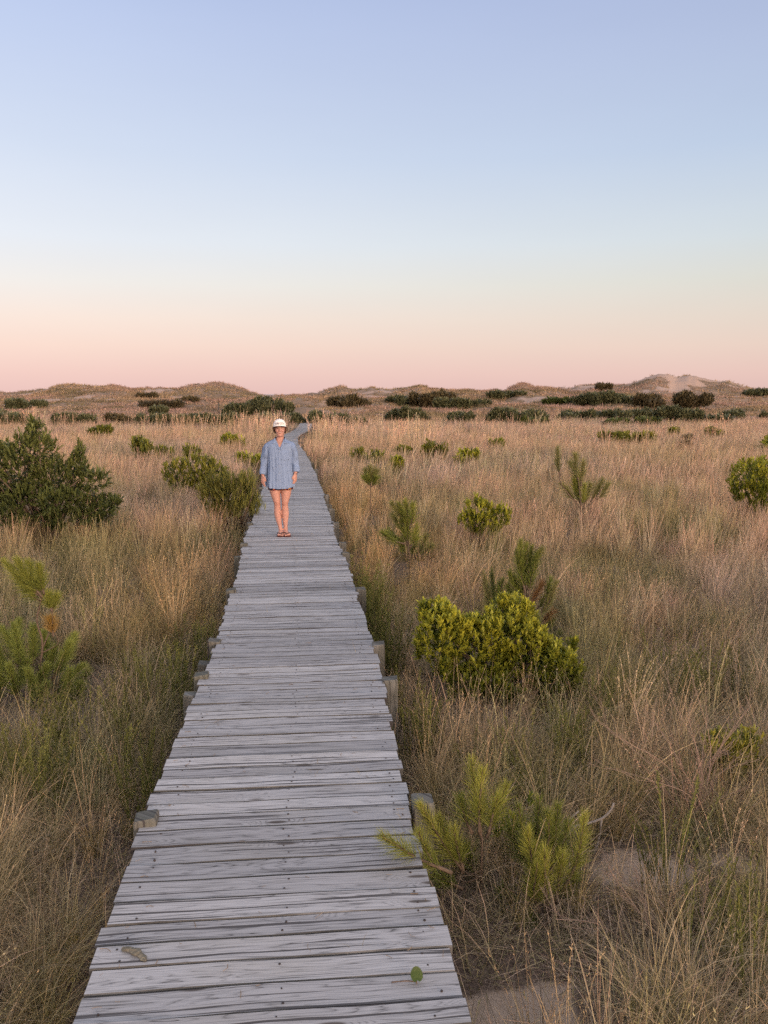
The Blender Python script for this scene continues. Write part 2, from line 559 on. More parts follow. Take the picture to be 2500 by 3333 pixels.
def H(x, y):
    x = np.asarray(x, float); y = np.asarray(y, float)
    ys = np.maximum(y, 6.0)
    z = np.interp(ys, _by, _bz)
    z = z + 0.07 * (fbm(x * 0.8, y * 0.8, 3) - 0.5) * sstep(2, 5, np.hypot(x, y))
    u = 1250 + FPX * x / ys
    row = np.interp(u, SIL[:, 0], SIL[:, 1]) - 15 * (fbm(u / 34.0, u * 0, 6, 4) - .5)
    dr = 158 + 26 * (vnoise(u / 420.0, u * 0, 5) - 0.3)
    crest = CAM_H + (1283 - row) / FPX * dr
    amp = np.maximum(crest - np.interp(dr, _by, _bz), -0.6)
    sig = 15 + 5 * vnoise(u / 250.0, u * 0, 8)
    g = np.exp(-((ys - dr) / sig) ** 2)
    lump = (fbm(x / 16.0, y / 11.0, 11, 3) - 0.5)
    z = z + amp * g + lump * 1.5 * sstep(64, 95, ys) * (1 - g) * (1 - sstep(135, 160, ys))
    z = z + (fbm(x / 5.0, y / 5.0, 12, 3) - 0.5) * 1.4 * sstep(70, 120, ys) * (1 - 0.5 * g)
    return z


SAND = []
for (dx, dy, rx, ry) in [(1085, 2205, 150, 60), (1150, 2240, 120, 40), (1385, 1880, 105, 38), (1590, 1868, 55, 20), (1180, 2150, 70, 30)]:
    c = on_z(dx * S, dy * S, -0.5); e = on_z((dx + rx) * S, dy * S, -0.5); f = on_z(dx * S, (dy - ry) * S, -0.5)
    SAND.append((c[0], c[1], abs(e[0] - c[0]), abs(f[1] - c[1])))


def sand_mask(x, y):
    m = np.zeros(np.shape(x))
    for cx, cy, rx, ry in SAND:
        q = ((x - cx) / rx) ** 2 + ((y - cy) / ry) ** 2
        m = np.maximum(m, np.exp(-q * 0.6))
    u = 1250 + FPX * x / np.maximum(y, 6)
    row = np.where(y > 90, 1283 - (H(x, y) - CAM_H) / np.maximum(y, 6) * FPX, 1400)
    dn = 0.95 * np.exp(-((u - 2230) / 200) ** 2) * sstep(120, 140, y) * sstep(1300, 1250, row)
    pch = sstep(.46, .60, fbm(x / 4.5, y / 6.0, 71, 3))
    dn = dn * (.35 + 1.0 * pch)
    dn = np.maximum(dn, .62 * sstep(.60, .72, fbm(x / 6.0, y / 5.0, 72, 3)) * sstep(95, 125, y))
    dn = np.maximum(dn, 0.45 * np.exp(-((u - 1200) / 70) ** 2) * sstep(120, 140, y))
    dn = np.maximum(dn, 0.42 * np.exp(-((u - 660) / 120) ** 2) * sstep(120, 140, y))
    dn = np.maximum(dn, 0.5 * np.exp(-((u - 1000 - (row - 1372) * -0.9) / 12) ** 2) * (y > 60) * (y < 125))
    return np.maximum(m, dn)


def build_terrain():
    az = np.concatenate([np.linspace(-math.pi, -0.62, 40, endpoint=False), np.linspace(-0.62, 0.62, 520), np.linspace(0.62, math.pi, 41)[1:-1]])
    r = np.concatenate([[0.0], np.geomspace(0.6, 60, 130), np.linspace(61, 235, 175), [300, 500, 1000, 6000]])
    A, Rr = np.meshgrid(az, r)
    X = Rr * np.sin(A); Y = Rr * np.cos(A)
    Z = H(X, Y)
    Z[r > 300] = -6.0
    n, m = Z.shape
    V = np.stack([X, Y, Z], -1).reshape(-1, 3)
    i = np.arange(n - 1)[:, None] * m; j = np.arange(m)[None]; j2 = (j + 1) % m
    F = np.stack([i + j, i + j2, i + m + j2, i + m + j], -1).reshape(-1, 4)
    mb = MB()
    mb.add(V, F, sand=sand_mask(V[:, 0], V[:, 1]), far=sstep(55, 75, V[:, 1]))
    o = mb.build("ground", M_ground, smooth=True)
    tag(o, "sandy ground of the dune field with brown litter, rising to bare dunes", None, None, 'structure')


build_terrain()


def build_sea():
    m, t = new_mat("sea_water")
    g = t.n('ShaderNodeNewGeometry').outputs['Position']
    nz = t.noise(g, 0.35, 4, 0.6)
    finish(t, principled(t, t.mix(nz, (0.16, 0.15, 0.19), (0.22, 0.19, 0.22)), 0.25, bump(t, nz, 0.3, 0.4), 0.5))
    th = np.arange(96) * 2 * math.pi / 96
    V = []
    for rr in (238.0, 600.0, 2500.0, 15000.0):
        V.append(np.stack([rr * np.sin(th), rr * np.cos(th), np.full(96, -2.95)], -1))
    n = 96
    F = np.concatenate([np.stack([k * n + np.arange(n), k * n + (np.arange(n) + 1) % n, (k + 1) * n + (np.arange(n) + 1) % n, (k + 1) * n + np.arange(n)], -1) for k in range(3)])
    mb = MB(); mb.add(np.concatenate(V), F[:, ::-1])
    tag(mb.build("sea", m), "thin strip of dusk sea beyond the dunes", None, None, 'structure')


build_sea()


def ground_hit(nx, ny, lift=0.0):
    """world point where the view ray through a photo pixel meets the terrain raised by lift"""
    d = ray(nx, ny)
    ys = np.concatenate([np.linspace(1.5, 30, 600), np.linspace(30, 230, 2500)])
    P = EYE[None] + d[None] * (ys / d[1])[:, None]
    g = H(P[:, 0], P[:, 1])
    lf = lift * (1 - sstep(55, 75, ys) * 0.6)
    k = np.argmax(P[:, 2] < g + lf)
    if not (P[:, 2] < g + lf).any(): k = np.argmin(np.abs(ys - 150))
    return np.array([P[k, 0], P[k, 1], g[k]])


# ------------------------------------------------------------------ boardwalk
def build_boardwalk():
    root = empty("boardwalk", (0, 0, 0))
    tag(root, "long narrow grey boardwalk of weathered planks crossing the grass to the dunes", "boardwalk")
    s = 0.2; planks = []
    while s < PS[-1] - 0.1:
        wd = random.choice([0.112, 0.118, 0.124, 0.108, 0.128, 0.133])
        planks.append((s, wd)); s += wd + random.choice([.0012, .002, .003, .004, .007])
    mb = MB(); nails = MB(); under = []
    prof = lambda w_: np.array([(-w_ / 2, -0.036), (-w_ / 2, -0.004), (-w_ / 2 + 0.004, 0.0), (w_ / 2 - 0.004, 0.0), (w_ / 2, -0.004), (w_ / 2, -0.036)])
    for k, (s, wd) in enumerate(planks):
        c = path_at(s + wd / 2); t = path_tan(s + wd / 2)
        n = np.array([t[1], -t[0]])                     # to the right
        yaw = random.gauss(0, 0.0035)
        n = np.array([n[0] * math.cos(yaw) - n[1] * math.sin(yaw), n[0] * math.sin(yaw) + n[1] * math.cos(yaw)])
        t = np.array([-n[1], n[0]])
        drift = 0.012 * math.sin(s * 1.7) + 0.008 * math.sin(s * 0.63 + 1)
        nar = 1 - .33 * float(sstep(31, 40, c[1]))
        x0 = -W / 2 * nar + random.gauss(0, 0.008) + drift; x1 = W / 2 * nar + random.gauss(0, 0.008) + drift
        dz = random.gauss(0, 0.0016); tilt = random.gauss(0, 0.006); cup = random.gauss(0, 0.002)
        pid = random.random()
        st = np.linspace(x0, x1, 9)
        p = prof(wd)
        bow = random.gauss(0, 0.0025)
        V = []; wc = []
        for q in st:
            e = (q / (W / 2))
            for a, z in p:
                aa = a + bow * e * e
                pos = c + n * q + t * aa
                V.append((pos[0], pos[1], z + dz + tilt * a + cup * e * e + 0.0015 * math.sin(q * 9 + k)))
                wc.append((q + pid * 37.0 + k, a, pid))
        V = np.array(V); m = 6
        i = np.arange(8)[:, None] * m; j = np.arange(m)[None]; j2 = (j + 1) % m
        F = np.stack([i + j, i + m + j, i + m + j2, i + j2], -1).reshape(-1, 4)
        mb.add(V, [F, np.arange(6)[None], (np.arange(6)[::-1] + 48)[None]], wc=np.array(wc))
        if k < 190:
            for q in (-0.53, 0.03, 0.54):
                for a in (-0.031, 0.031):
                    if random.random() < 0.35: continue
                    pos = c + n * (q + random.gauss(0, 0.012)) + t * (a + random.gauss(0, 0.006))
                    th = np.arange(7) * 2 * math.pi / 7; r_ = random.uniform(0.0028, 0.0048)
                    zt = dz + tilt * a + 0.0028
                    V = np.stack([pos[0] + r_ * np.cos(th), pos[1] + r_ * np.sin(th), np.full(7, zt)], -1)
                    V2 = V.copy(); V2[:, 2] -= 0.01; V2[:, :2] = pos + (V[:, :2] - pos) * 1.15
                    jj = np.arange(7)
                    nails.add(np.vstack([V, V2]), [jj[None], np.stack([jj, jj + 7, (jj + 1) % 7 + 7, (jj + 1) % 7], -1)])
    nv = np.concatenate(nails.V); nf = [f for f in nails.F]; nn = sum(len(f) for f in nf)
    mb.add(nv, nf)
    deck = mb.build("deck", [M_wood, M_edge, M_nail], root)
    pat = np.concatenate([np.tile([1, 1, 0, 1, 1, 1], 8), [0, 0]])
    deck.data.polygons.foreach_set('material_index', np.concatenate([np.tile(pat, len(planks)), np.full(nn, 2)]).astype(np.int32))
    # stringers under the planks
    for side in (-0.5, 0.5):
        sm = MB(); ss = np.arange(0.3, PS[-1] - 0.2, 0.5)
        c = path_at(ss); t = path_tan(ss); n = np.stack([t[:, 1], -t[:, 0]], -1)
        ctr = c + n * side
        V = []; wc = []
        for q in range(len(ss)):
            for a, z in ((-0.02, -0.045), (0.02, -0.045), (0.02, -0.225), (-0.02, -0.225)):
                p = ctr[q] + n[q] * a
                V.append((p[0], p[1], z)); wc.append((ss[q], z * 0.5, 0.3))
        i = np.arange(len(ss) - 1)[:, None] * 4; j = np.arange(4)[None]; j2 = (j + 1) % 4
        F = np.stack([i + j, i + j2, i + 4 + j2, i + 4 + j], -1).reshape(-1, 4)
        sm.add(np.array(V), F, wc=np.array(wc)); sm.build("stringer", M_post, root)
    # posts; (photo row, side, width, offset, top)
    rows = [(2655, -1, .105, 0.03, .035), (2640, 1, .105, 0.03, .035), (2195, -1, .10, 0.03, .03), (2238, -1, .09, 0.07, -.02), (2225, 1, .105, 0.04, .02),
            (2083, -1, .10, .03, .02), (2128, -1, .09, .07, -.05), (2108, 1, .10, .03, .02), (1920, -1, .10, .03, .025), (1930, 1, .10, .03, .03),
            (1772, -1, .10, .02, .03), (1805, -1, .09, .06, -.01), (1776, 1, .10, .03, .03), (1810, 1, .10, .02, .03), (1706, -1, .10, .03, .03), (1730, -1, .1, .03, .0),
            (1707, 1, .10, .03, .02), (1667, -1, .10, .04, .03), (1651, -1, .10, .04, .03), (1664, 1, .10, .03, .03), (1648, 1, .10, .02, .02), (1617, 1, .10, .03, .03), (1590, -1, .1, .03, .03)]
    plist = []
    for row, sd, wdt, off, top in rows:
        y = on_z(950, row, 0.0)[1]
        plist.append((path_s_at_y(y), sd, wdt, off, top))
    s = 24.0
    while s < PS[-1]:
        for sd in (-1, 1): plist.append((s + random.uniform(-.1, .1), sd, .1, .03, random.uniform(0, .04)))
        s += 2.4
    for s, sd, wdt, off, top in plist:
        c = path_at(s); t = path_tan(s); n = np.array([t[1], -t[0]])
        pc = c + n * sd * (W / 2 + (0.0 if sd < 0 else 0.045) + off - 0.03)
        g = float(H(pc[0], pc[1])) - 0.15
        ang = math.atan2(n[1], n[0]) + random.gauss(0, 0.04)
        hw = wdt / 2; b = 0.008
        ringxy = [(-hw + b, -hw), (hw - b, -hw), (hw, -hw + b), (hw, hw - b), (hw - b, hw), (-hw + b, hw), (-hw, hw - b), (-hw, -hw + b)]
        V = []; wc = []
        tl = random.gauss(0, 0.012), random.gauss(0, 0.012)
        pid = random.random()
        zs = [g, (g + top) / 2, top - 0.012, top]
        for zi, z in enumerate(zs):
            sc = 0.9 if zi == 3 else 1.0
            for a, bb in ringxy:
                a *= sc; bb *= sc
                x_ = a * math.cos(ang) - bb * math.sin(ang); y_ = a * math.sin(ang) + bb * math.cos(ang)
                zz = z + (random.gauss(0, .003) + a * 0.10 * (1 if pid > .5 else -1) if zi >= 2 else 0)
                V.append((pc[0] + x_ + tl[0] * z, pc[1] + y_ + tl[1] * z, zz)); wc.append((z + pid * 9, a + bb, pid))
        i = np.arange(3)[:, None] * 8; j = np.arange(8)[None]; j2 = (j + 1) % 8
        F = np.stack([i + j, i + j2, i + 8 + j2, i + 8 + j], -1).reshape(-1, 4)
        pm = MB(); pm.add(np.array(V), [F, (np.arange(8) + 24)[None]], wc=np.array(wc))
        pm.build("post", M_post, root)


build_boardwalk()

# ------------------------------------------------------------------ grass (uncountable: scattered clumps)
def blades(mb, n, h, wid, lean, bend, spread, segs=4, g=None, wind=0.25, br=None, tip=0.12):
    g = g or rng
    hh = g.uniform(h[0], h[1], n)
    phi = g.uniform(0, 2 * math.pi, n)
    rr = spread * np.sqrt(g.uniform(0, 1, n))
    bx = rr * np.cos(phi + g.normal(0, .8, n)); by = rr * np.sin(phi + g.normal(0, .8, n))
    th0 = np.abs(g.normal(lean, lean * 0.5, n)); bd = np.abs(g.normal(bend, bend * 0.5, n))
    tt = np.linspace(0, 1, segs + 1)
    px = np.zeros((n, segs + 1)); pz = np.zeros((n, segs + 1))
    for k in range(segs):
        tm = (tt[k] + tt[k + 1]) / 2
        th = th0 + bd * tm ** 1.4
        ds = hh / segs
        px[:, k + 1] = px[:, k] + np.sin(th) * ds
        pz[:, k + 1] = pz[:, k] + np.cos(th) * ds
    X = bx[:, None] + px * np.cos(phi)[:, None] + wind * hh[:, None] * tt[None] ** 2 * 0.5
    Y = by[:, None] + px * np.sin(phi)[:, None]
    Z = pz
    a = phi + math.pi / 2 + g.normal(0, 0.7, n)
    wv = np.stack([np.cos(a), np.sin(a), np.zeros(n)], -1)
    ww = wid * g.uniform(0.7, 1.25, n)[:, None] * (tip + (1 - tip) * np.clip(1 - tt, 0, 1) ** 0.7)[None]
    C = np.stack([X, Y, Z], -1)
    L = C - wv[:, None] * ww[..., None] / 2; R_ = C + wv[:, None] * ww[..., None] / 2
    V = np.stack([L, R_], 2).reshape(-1, 3)
    i = np.arange(n)[:, None] * (2 * (segs + 1)); k = np.arange(segs)[None] * 2
    F = np.stack([i + k, i + k + 1, i + k + 3, i + k + 2], -1).reshape(-1, 4)
    b = g.uniform(0, 1, n) if br is None else np.clip(g.normal(br, 0.15, n), 0, 1)
    mb.add(V, F, br=np.repeat(b, 2 * (segs + 1)), t=np.tile(np.repeat(tt, 2), n))
    return C, b


def seeds(mb, C, b, n_per, ln, wid, lo, g):
    """little spikelets up the top of each stalk"""
    n, k, _ = C.shape
    tmpl = np.array([(0, 0, 0), (-.5, .45, 0), (.5, .45, 0), (0, 1, 0)], float)
    f = [np.array([(0, 2, 3, 1)])]
    T = []; D = []; B = []
    for i in range(n):
        q = g.uniform(lo, 1, n_per) * (k - 1)
        for s in q:
            a = min(int(s), k - 2); p = C[i, a] + (C[i, a + 1] - C[i, a]) * (s - a)
            ax = C[i, a + 1] - C[i, a]; ax = ax / np.linalg.norm(ax)
            T.append(p); D.append(ax + g.normal(0, 0.35, 3)); B.append(min(1, b[i] + .15))
    T = np.array(T); D = np.array(D)
    V, F = stamp(tmpl, f, basis(D, g.uniform(0, 6.3, len(T))), T, np.stack([np.full(len(T), wid), g.uniform(.6, 1.2, len(T)) * ln, np.ones(len(T))], 1))
    mb.add(V, F, br=np.repeat(B, 4), t=np.full(len(V), 1.0))


def leafy_stems(mb, n, h, g, leaf=0.022, per=46, spread=0.05, lean=0.12):
    C, b = blades(mb, n, h, 0.006, lean, 0.25, spread, 5, g, 0.1, 0.35, 0.5)
    tmpl = np.array([(0, 0, 0), (-.5, .5, .1), (.5, .5, .1), (0, 1, 0)], float)
    T = []; D = []; B = []
    for i in range(n):
        for s in g.uniform(0.18, 1, per) * 5:
            a = min(int(s), 4); p = C[i, a] + (C[i, a + 1] - C[i, a]) * (s - a)
            az = g.uniform(0, 6.3)
            T.append(p); D.append((math.cos(az) * .75, math.sin(az) * .75, .8)); B.append(g.uniform(.3, 1))
    T = np.array(T); D = np.array(D)
    V, F = stamp(tmpl, [np.array([(0, 2, 3, 1)])], basis(D, g.uniform(-.5, .5, len(T))), T, np.stack([np.full(len(T), leaf * .28), g.uniform(.7, 1.3, len(T)) * leaf, np.full(len(T), leaf)], 1))
    mb.add(V, F, br=np.repeat(B, 4), t=np.full(len(V), 1.0))


def clump_set(kind, count, seed):
    out = []
    for k in range(count):
        g = np.random.default_rng(seed + k); mb = MB()
        if kind == 'tall':
            blades(mb, 46, (.30, .62), .0036, .16, .85, .05, 5, g, .18)
            C, b = blades(mb, 12, (.58, .92), .0032, .10, .32, .045, 5, g, .22, .75, .5)
            seeds(mb, C, b, 11, .022, .0045, .55, g)
        elif kind == 'arch':
            blades(mb, 95, (.40, .88), .0040, .26, 1.75, .05, 6, g, .25)
        elif kind == 'fine':
            blades(mb, 60, (.34, .72), .0030, .14, 1.1, .06, 5, g, .28)
            blades(mb, 7, (.45, .85), .0062, .2, 1.2, .05, 6, g, .28, .8)
        elif kind == 'midtall':
            blades(mb, 26, (.34, .60), .0085, .17, .8, .09, 3, g, .15)
            blades(mb, 18, (.55, .86), .0070, .11, .35, .10, 3, g, .2, .72, .4)
        elif kind == 'midarch':
            blades(mb, 40, (.34, .66), .0075, .24, 1.2, .10, 4, g, .2)
        elif kind == 'far':
            blades(mb, 20, (.30, .70), .019, .2, .5, .22, 2, g, .12)
            blades(mb, 5, (.7, 1.0), .015, .1, .3, .2, 2, g, .15, .8, .5)
        elif kind == 'dune':
            blades(mb, 15, (.25, .60), .05, .3, .7, .42, 2, g, .1)
        elif kind == 'litter':
            blades(mb, 34, (.12, .42), .0036, 1.35, .25, .16, 3, g, .3)
        elif kind == 'herb':
            leafy_stems(mb, 6, (.30, .54), g)
        elif kind == 'herbfar':
            leafy_stems(mb, 7, (.35, .62), g, .05, 18, .09)
        elif kind == 'plume':
            C, b = blades(mb, 6, (1.0, 1.75), .011, .07, .22, .22, 4, g, .12, .85, .6)
            seeds(mb, C, b, 14, .07, .016, .7, g)
        out.append(mb.mesh("clump_" + kind, M_grass))
    return out


def scatter(name, label, meshes, P, rot, scl, idx, tint):
    """points carry rotation, size, clump number and colour; clumps are instanced on them"""
    pc = bpy.data.collections.new(name + "_clumps")
    for k, me in enumerate(meshes):
        pc.objects.link(bpy.data.objects.new("%s_clump_%02d" % (name, k), me))
    me = bpy.data.meshes.new(name)
    n = len(P)
    me.vertices.add(n); me.vertices.foreach_set('co', np.asarray(P, float).ravel())
    me.attributes.new('rot', 'FLOAT_VECTOR', 'POINT').data.foreach_set('vector', np.asarray(rot, float).ravel())
    me.attributes.new('scl', 'FLOAT_VECTOR', 'POINT').data.foreach_set('vector', np.asarray(scl, float).ravel())
    me.attributes.new('idx', 'INT', 'POINT').data.foreach_set('value', np.asarray(idx, np.int32))
    me.attributes.new('tint', 'FLOAT_COLOR', 'POINT').data.foreach_set('color', np.c_[np.asarray(tint, float), np.ones(n)].ravel())
    me.update()
    me.materials.append(M_grass)
    o = bpy.data.objects.new(name, me); col.objects.link(o)
    ng = bpy.data.node_groups.new(name + "_scatter", 'GeometryNodeTree')
    ng.interface.new_socket('Geometry', in_out='INPUT', socket_type='NodeSocketGeometry')
    ng.interface.new_socket('Geometry', in_out='OUTPUT', socket_type='NodeSocketGeometry')
    N = ng.nodes; gi = N.new('NodeGroupInput'); go = N.new('NodeGroupOutput')
    iop = N.new('GeometryNodeInstanceOnPoints'); ci = N.new('GeometryNodeCollectionInfo')
    ci.inputs['Collection'].default_value = pc
    ci.inputs['Separate Children'].default_value = True
    ci.inputs['Reset Children'].default_value = True

    def na(nm, typ):
        a = N.new('GeometryNodeInputNamedAttribute'); a.data_type = typ; a.inputs['Name'].default_value = nm
        return a.outputs['Attribute']
    L = ng.links.new
    L(gi.outputs[0], iop.inputs['Points']); L(ci.outputs[0], iop.inputs['Instance'])
    iop.inputs['Pick Instance'].default_value = True
    L(na('idx', 'INT'), iop.inputs['Instance Index'])
    e2r = N.new('FunctionNodeEulerToRotation')
    L(na('rot', 'FLOAT_VECTOR'), e2r.inputs[0]); L(e2r.outputs[0], iop.inputs['Rotation'])
    L(na('scl', 'FLOAT_VECTOR'), iop.inputs['Scale'])
    L(iop.outputs[0], go.inputs[0])
    md = o.modifiers.new("scatter", 'NODES'); md.node_group = ng
    return tag(o, label, "grass", None, 'stuff')


C_STRAW = np.array((.41, .28, .182)); C_PINK = np.array((.40, .26, .21)); C_BROWN = np.array((.29, .205, .125))
C_OLIVE = np.array((.215, .195, .085)); C_GREEN = np.array((.145, .165, .055)); C_ORANGE = np.array((.45, .285, .145)); C_GREY = np.array((.29, .245, .20))


def field(y0, y1, dens, margin):
    a = (1.06 * (y1 ** 2 - y0 ** 2) / 2 + 2 * margin * (y1 - y0))
    n = int(a * dens)
    y = np.sqrt(rng.uniform(0, 1, n) * (y1 ** 2 - y0 ** 2) + y0 ** 2) if margin == 0 else rng.uniform(0, 1, n)
    if margin:
        # pdf ~ 1.06 y + 2 margin
        k = 1.06 / 2; c0 = k * y0 ** 2 + 2 * margin * y0; c1 = k * y1 ** 2 + 2 * margin * y1
        cc = c0 + y * (c1 - c0)
        y = (-2 * margin + np.sqrt(4 * margin ** 2 + 4 * k * cc)) / (2 * k)
    x = rng.uniform(-1, 1, n) * (0.53 * y + margin)
    return x, y


def clear_of_deck(x, y, gap):
    return np.abs(deck_dist(x, y)) > W / 2 + gap


# little woody things keep the grass thin at their feet: (x, y, radius) filled by the shrub builders
HOLES = []


def in_holes(x, y, f=1.0):
    m = np.zeros(len(x), bool)
    for hx, hy, hr in HOLES:
        q = np.hypot(hx, hy); ux, uy = hx / q, hy / q
        a = (x - hx) * ux + (y - hy) * uy; b = (x - hx) * uy - (y - hy) * ux
        ln = hr * np.where(a < 0, 1.7 if q < 8 else 1.0, 1.0)
        m |= (a / ln) ** 2 + (b / (hr * f)) ** 2 < 1
    return m


def ell(x, y, dx, dy, rx, ry, z=-0.2):
    """soft mask of an area of the field given around one spot seen in the photo"""
    c = on_z(dx * S, dy * S, z); e = on_z((dx + rx) * S, dy * S, z); f = on_z(dx * S, (dy - ry) * S, z)
    return np.exp(-(((x - c[0]) / (e[0] - c[0])) ** 2 + ((y - c[1]) / (f[1] - c[1])) ** 2))


def tints(x, y):
    n = len(x)
    dd = deck_dist(x, y)
    a = fbm(x / 1.6, y / 1.6, 21); b = fbm(x / 5.0, y / 4.0, 22); c = fbm(x / 0.7, y / 0.7, 23)
    near = sstep(9, 3.5, y)[:, None]
    base = C_PINK * 0.55 + C_STRAW * 0.45
    col_ = np.repeat(base[None], n, 0)
    col_ = col_ * (1 - near) + (C_BROWN * .55 + C_GREY * .40 + C_STRAW * .35) * np.array((.86, .95, .80)) * near
    k = sstep(.42, .62, b)[:, None]; col_ = col_ * (1 - .6 * k) + C_STRAW * .6 * k
    k = sstep(.50, .34, b)[:, None]; col_ = col_ * (1 - .5 * k) + C_GREY * .5 * k
    k = (sstep(.47, .66, a) * sstep(45, 10, y))[:, None]; col_ = col_ * (1 - .75 * k) + C_OLIVE * .75 * k
    # straw strip along the right-hand edge in the middle distance
    k = (sstep(.6, .9, dd) * sstep(3.2, 1.2, dd) * sstep(7.5, 10, y) * sstep(26, 16, y))[:, None]
    col_ = col_ * (1 - .8 * k) + C_ORANGE * .8 * k
    k = (sstep(-.6, -1.0, dd) * sstep(-2.8, -1.3, dd) * sstep(6, 8, y) * sstep(12, 10, y))[:, None]
    col_ = col_ * (1 - .6 * k) + C_ORANGE * .6 * k
    gr = np.zeros(n)
    for q in [(330, 1450, 130, 70), (120, 1600, 170, 60), (160, 1700, 130, 60), (60, 1850, 110, 60), (240, 1900, 60, 70), (80, 2120, 120, 60), (200, 2020, 60, 60), (420, 1500, 60, 70), (850, 1380, 60, 90), (900, 1600, 60, 80), (780, 1270, 25, 60), (1480, 1440, 110, 40), (1200, 1560, 90, 60), (1560, 1950, 60, 90), (1150, 1640, 130, 60), (300, 1650, 50, 80), (1110, 1180, 120, 25), (600, 1060, 30, 20), (450, 1150, 80, 20)]:
        gr = np.maximum(gr, ell(x, y, *q))
    k = (gr * sstep(.30, .55, c))[:, None]; col_ = col_ * (1 - .8 * k) + (C_OLIVE * .5 + C_GREEN * .5) * .8 * k
    kk = rng.uniform(0, 1, n)
    col_ = np.where((kk < .16)[:, None], col_ * .4 + np.array((.44, .36, .255)) * .6, col_)
    col_ = np.where((kk > .80)[:, None], col_ * .45 + C_OLIVE * .55, col_)
    return col_ * rng.normal(1, .16, (n, 1)) * np.clip(rng.normal(1, .04, (n, 3)), .8, 1.2), gr


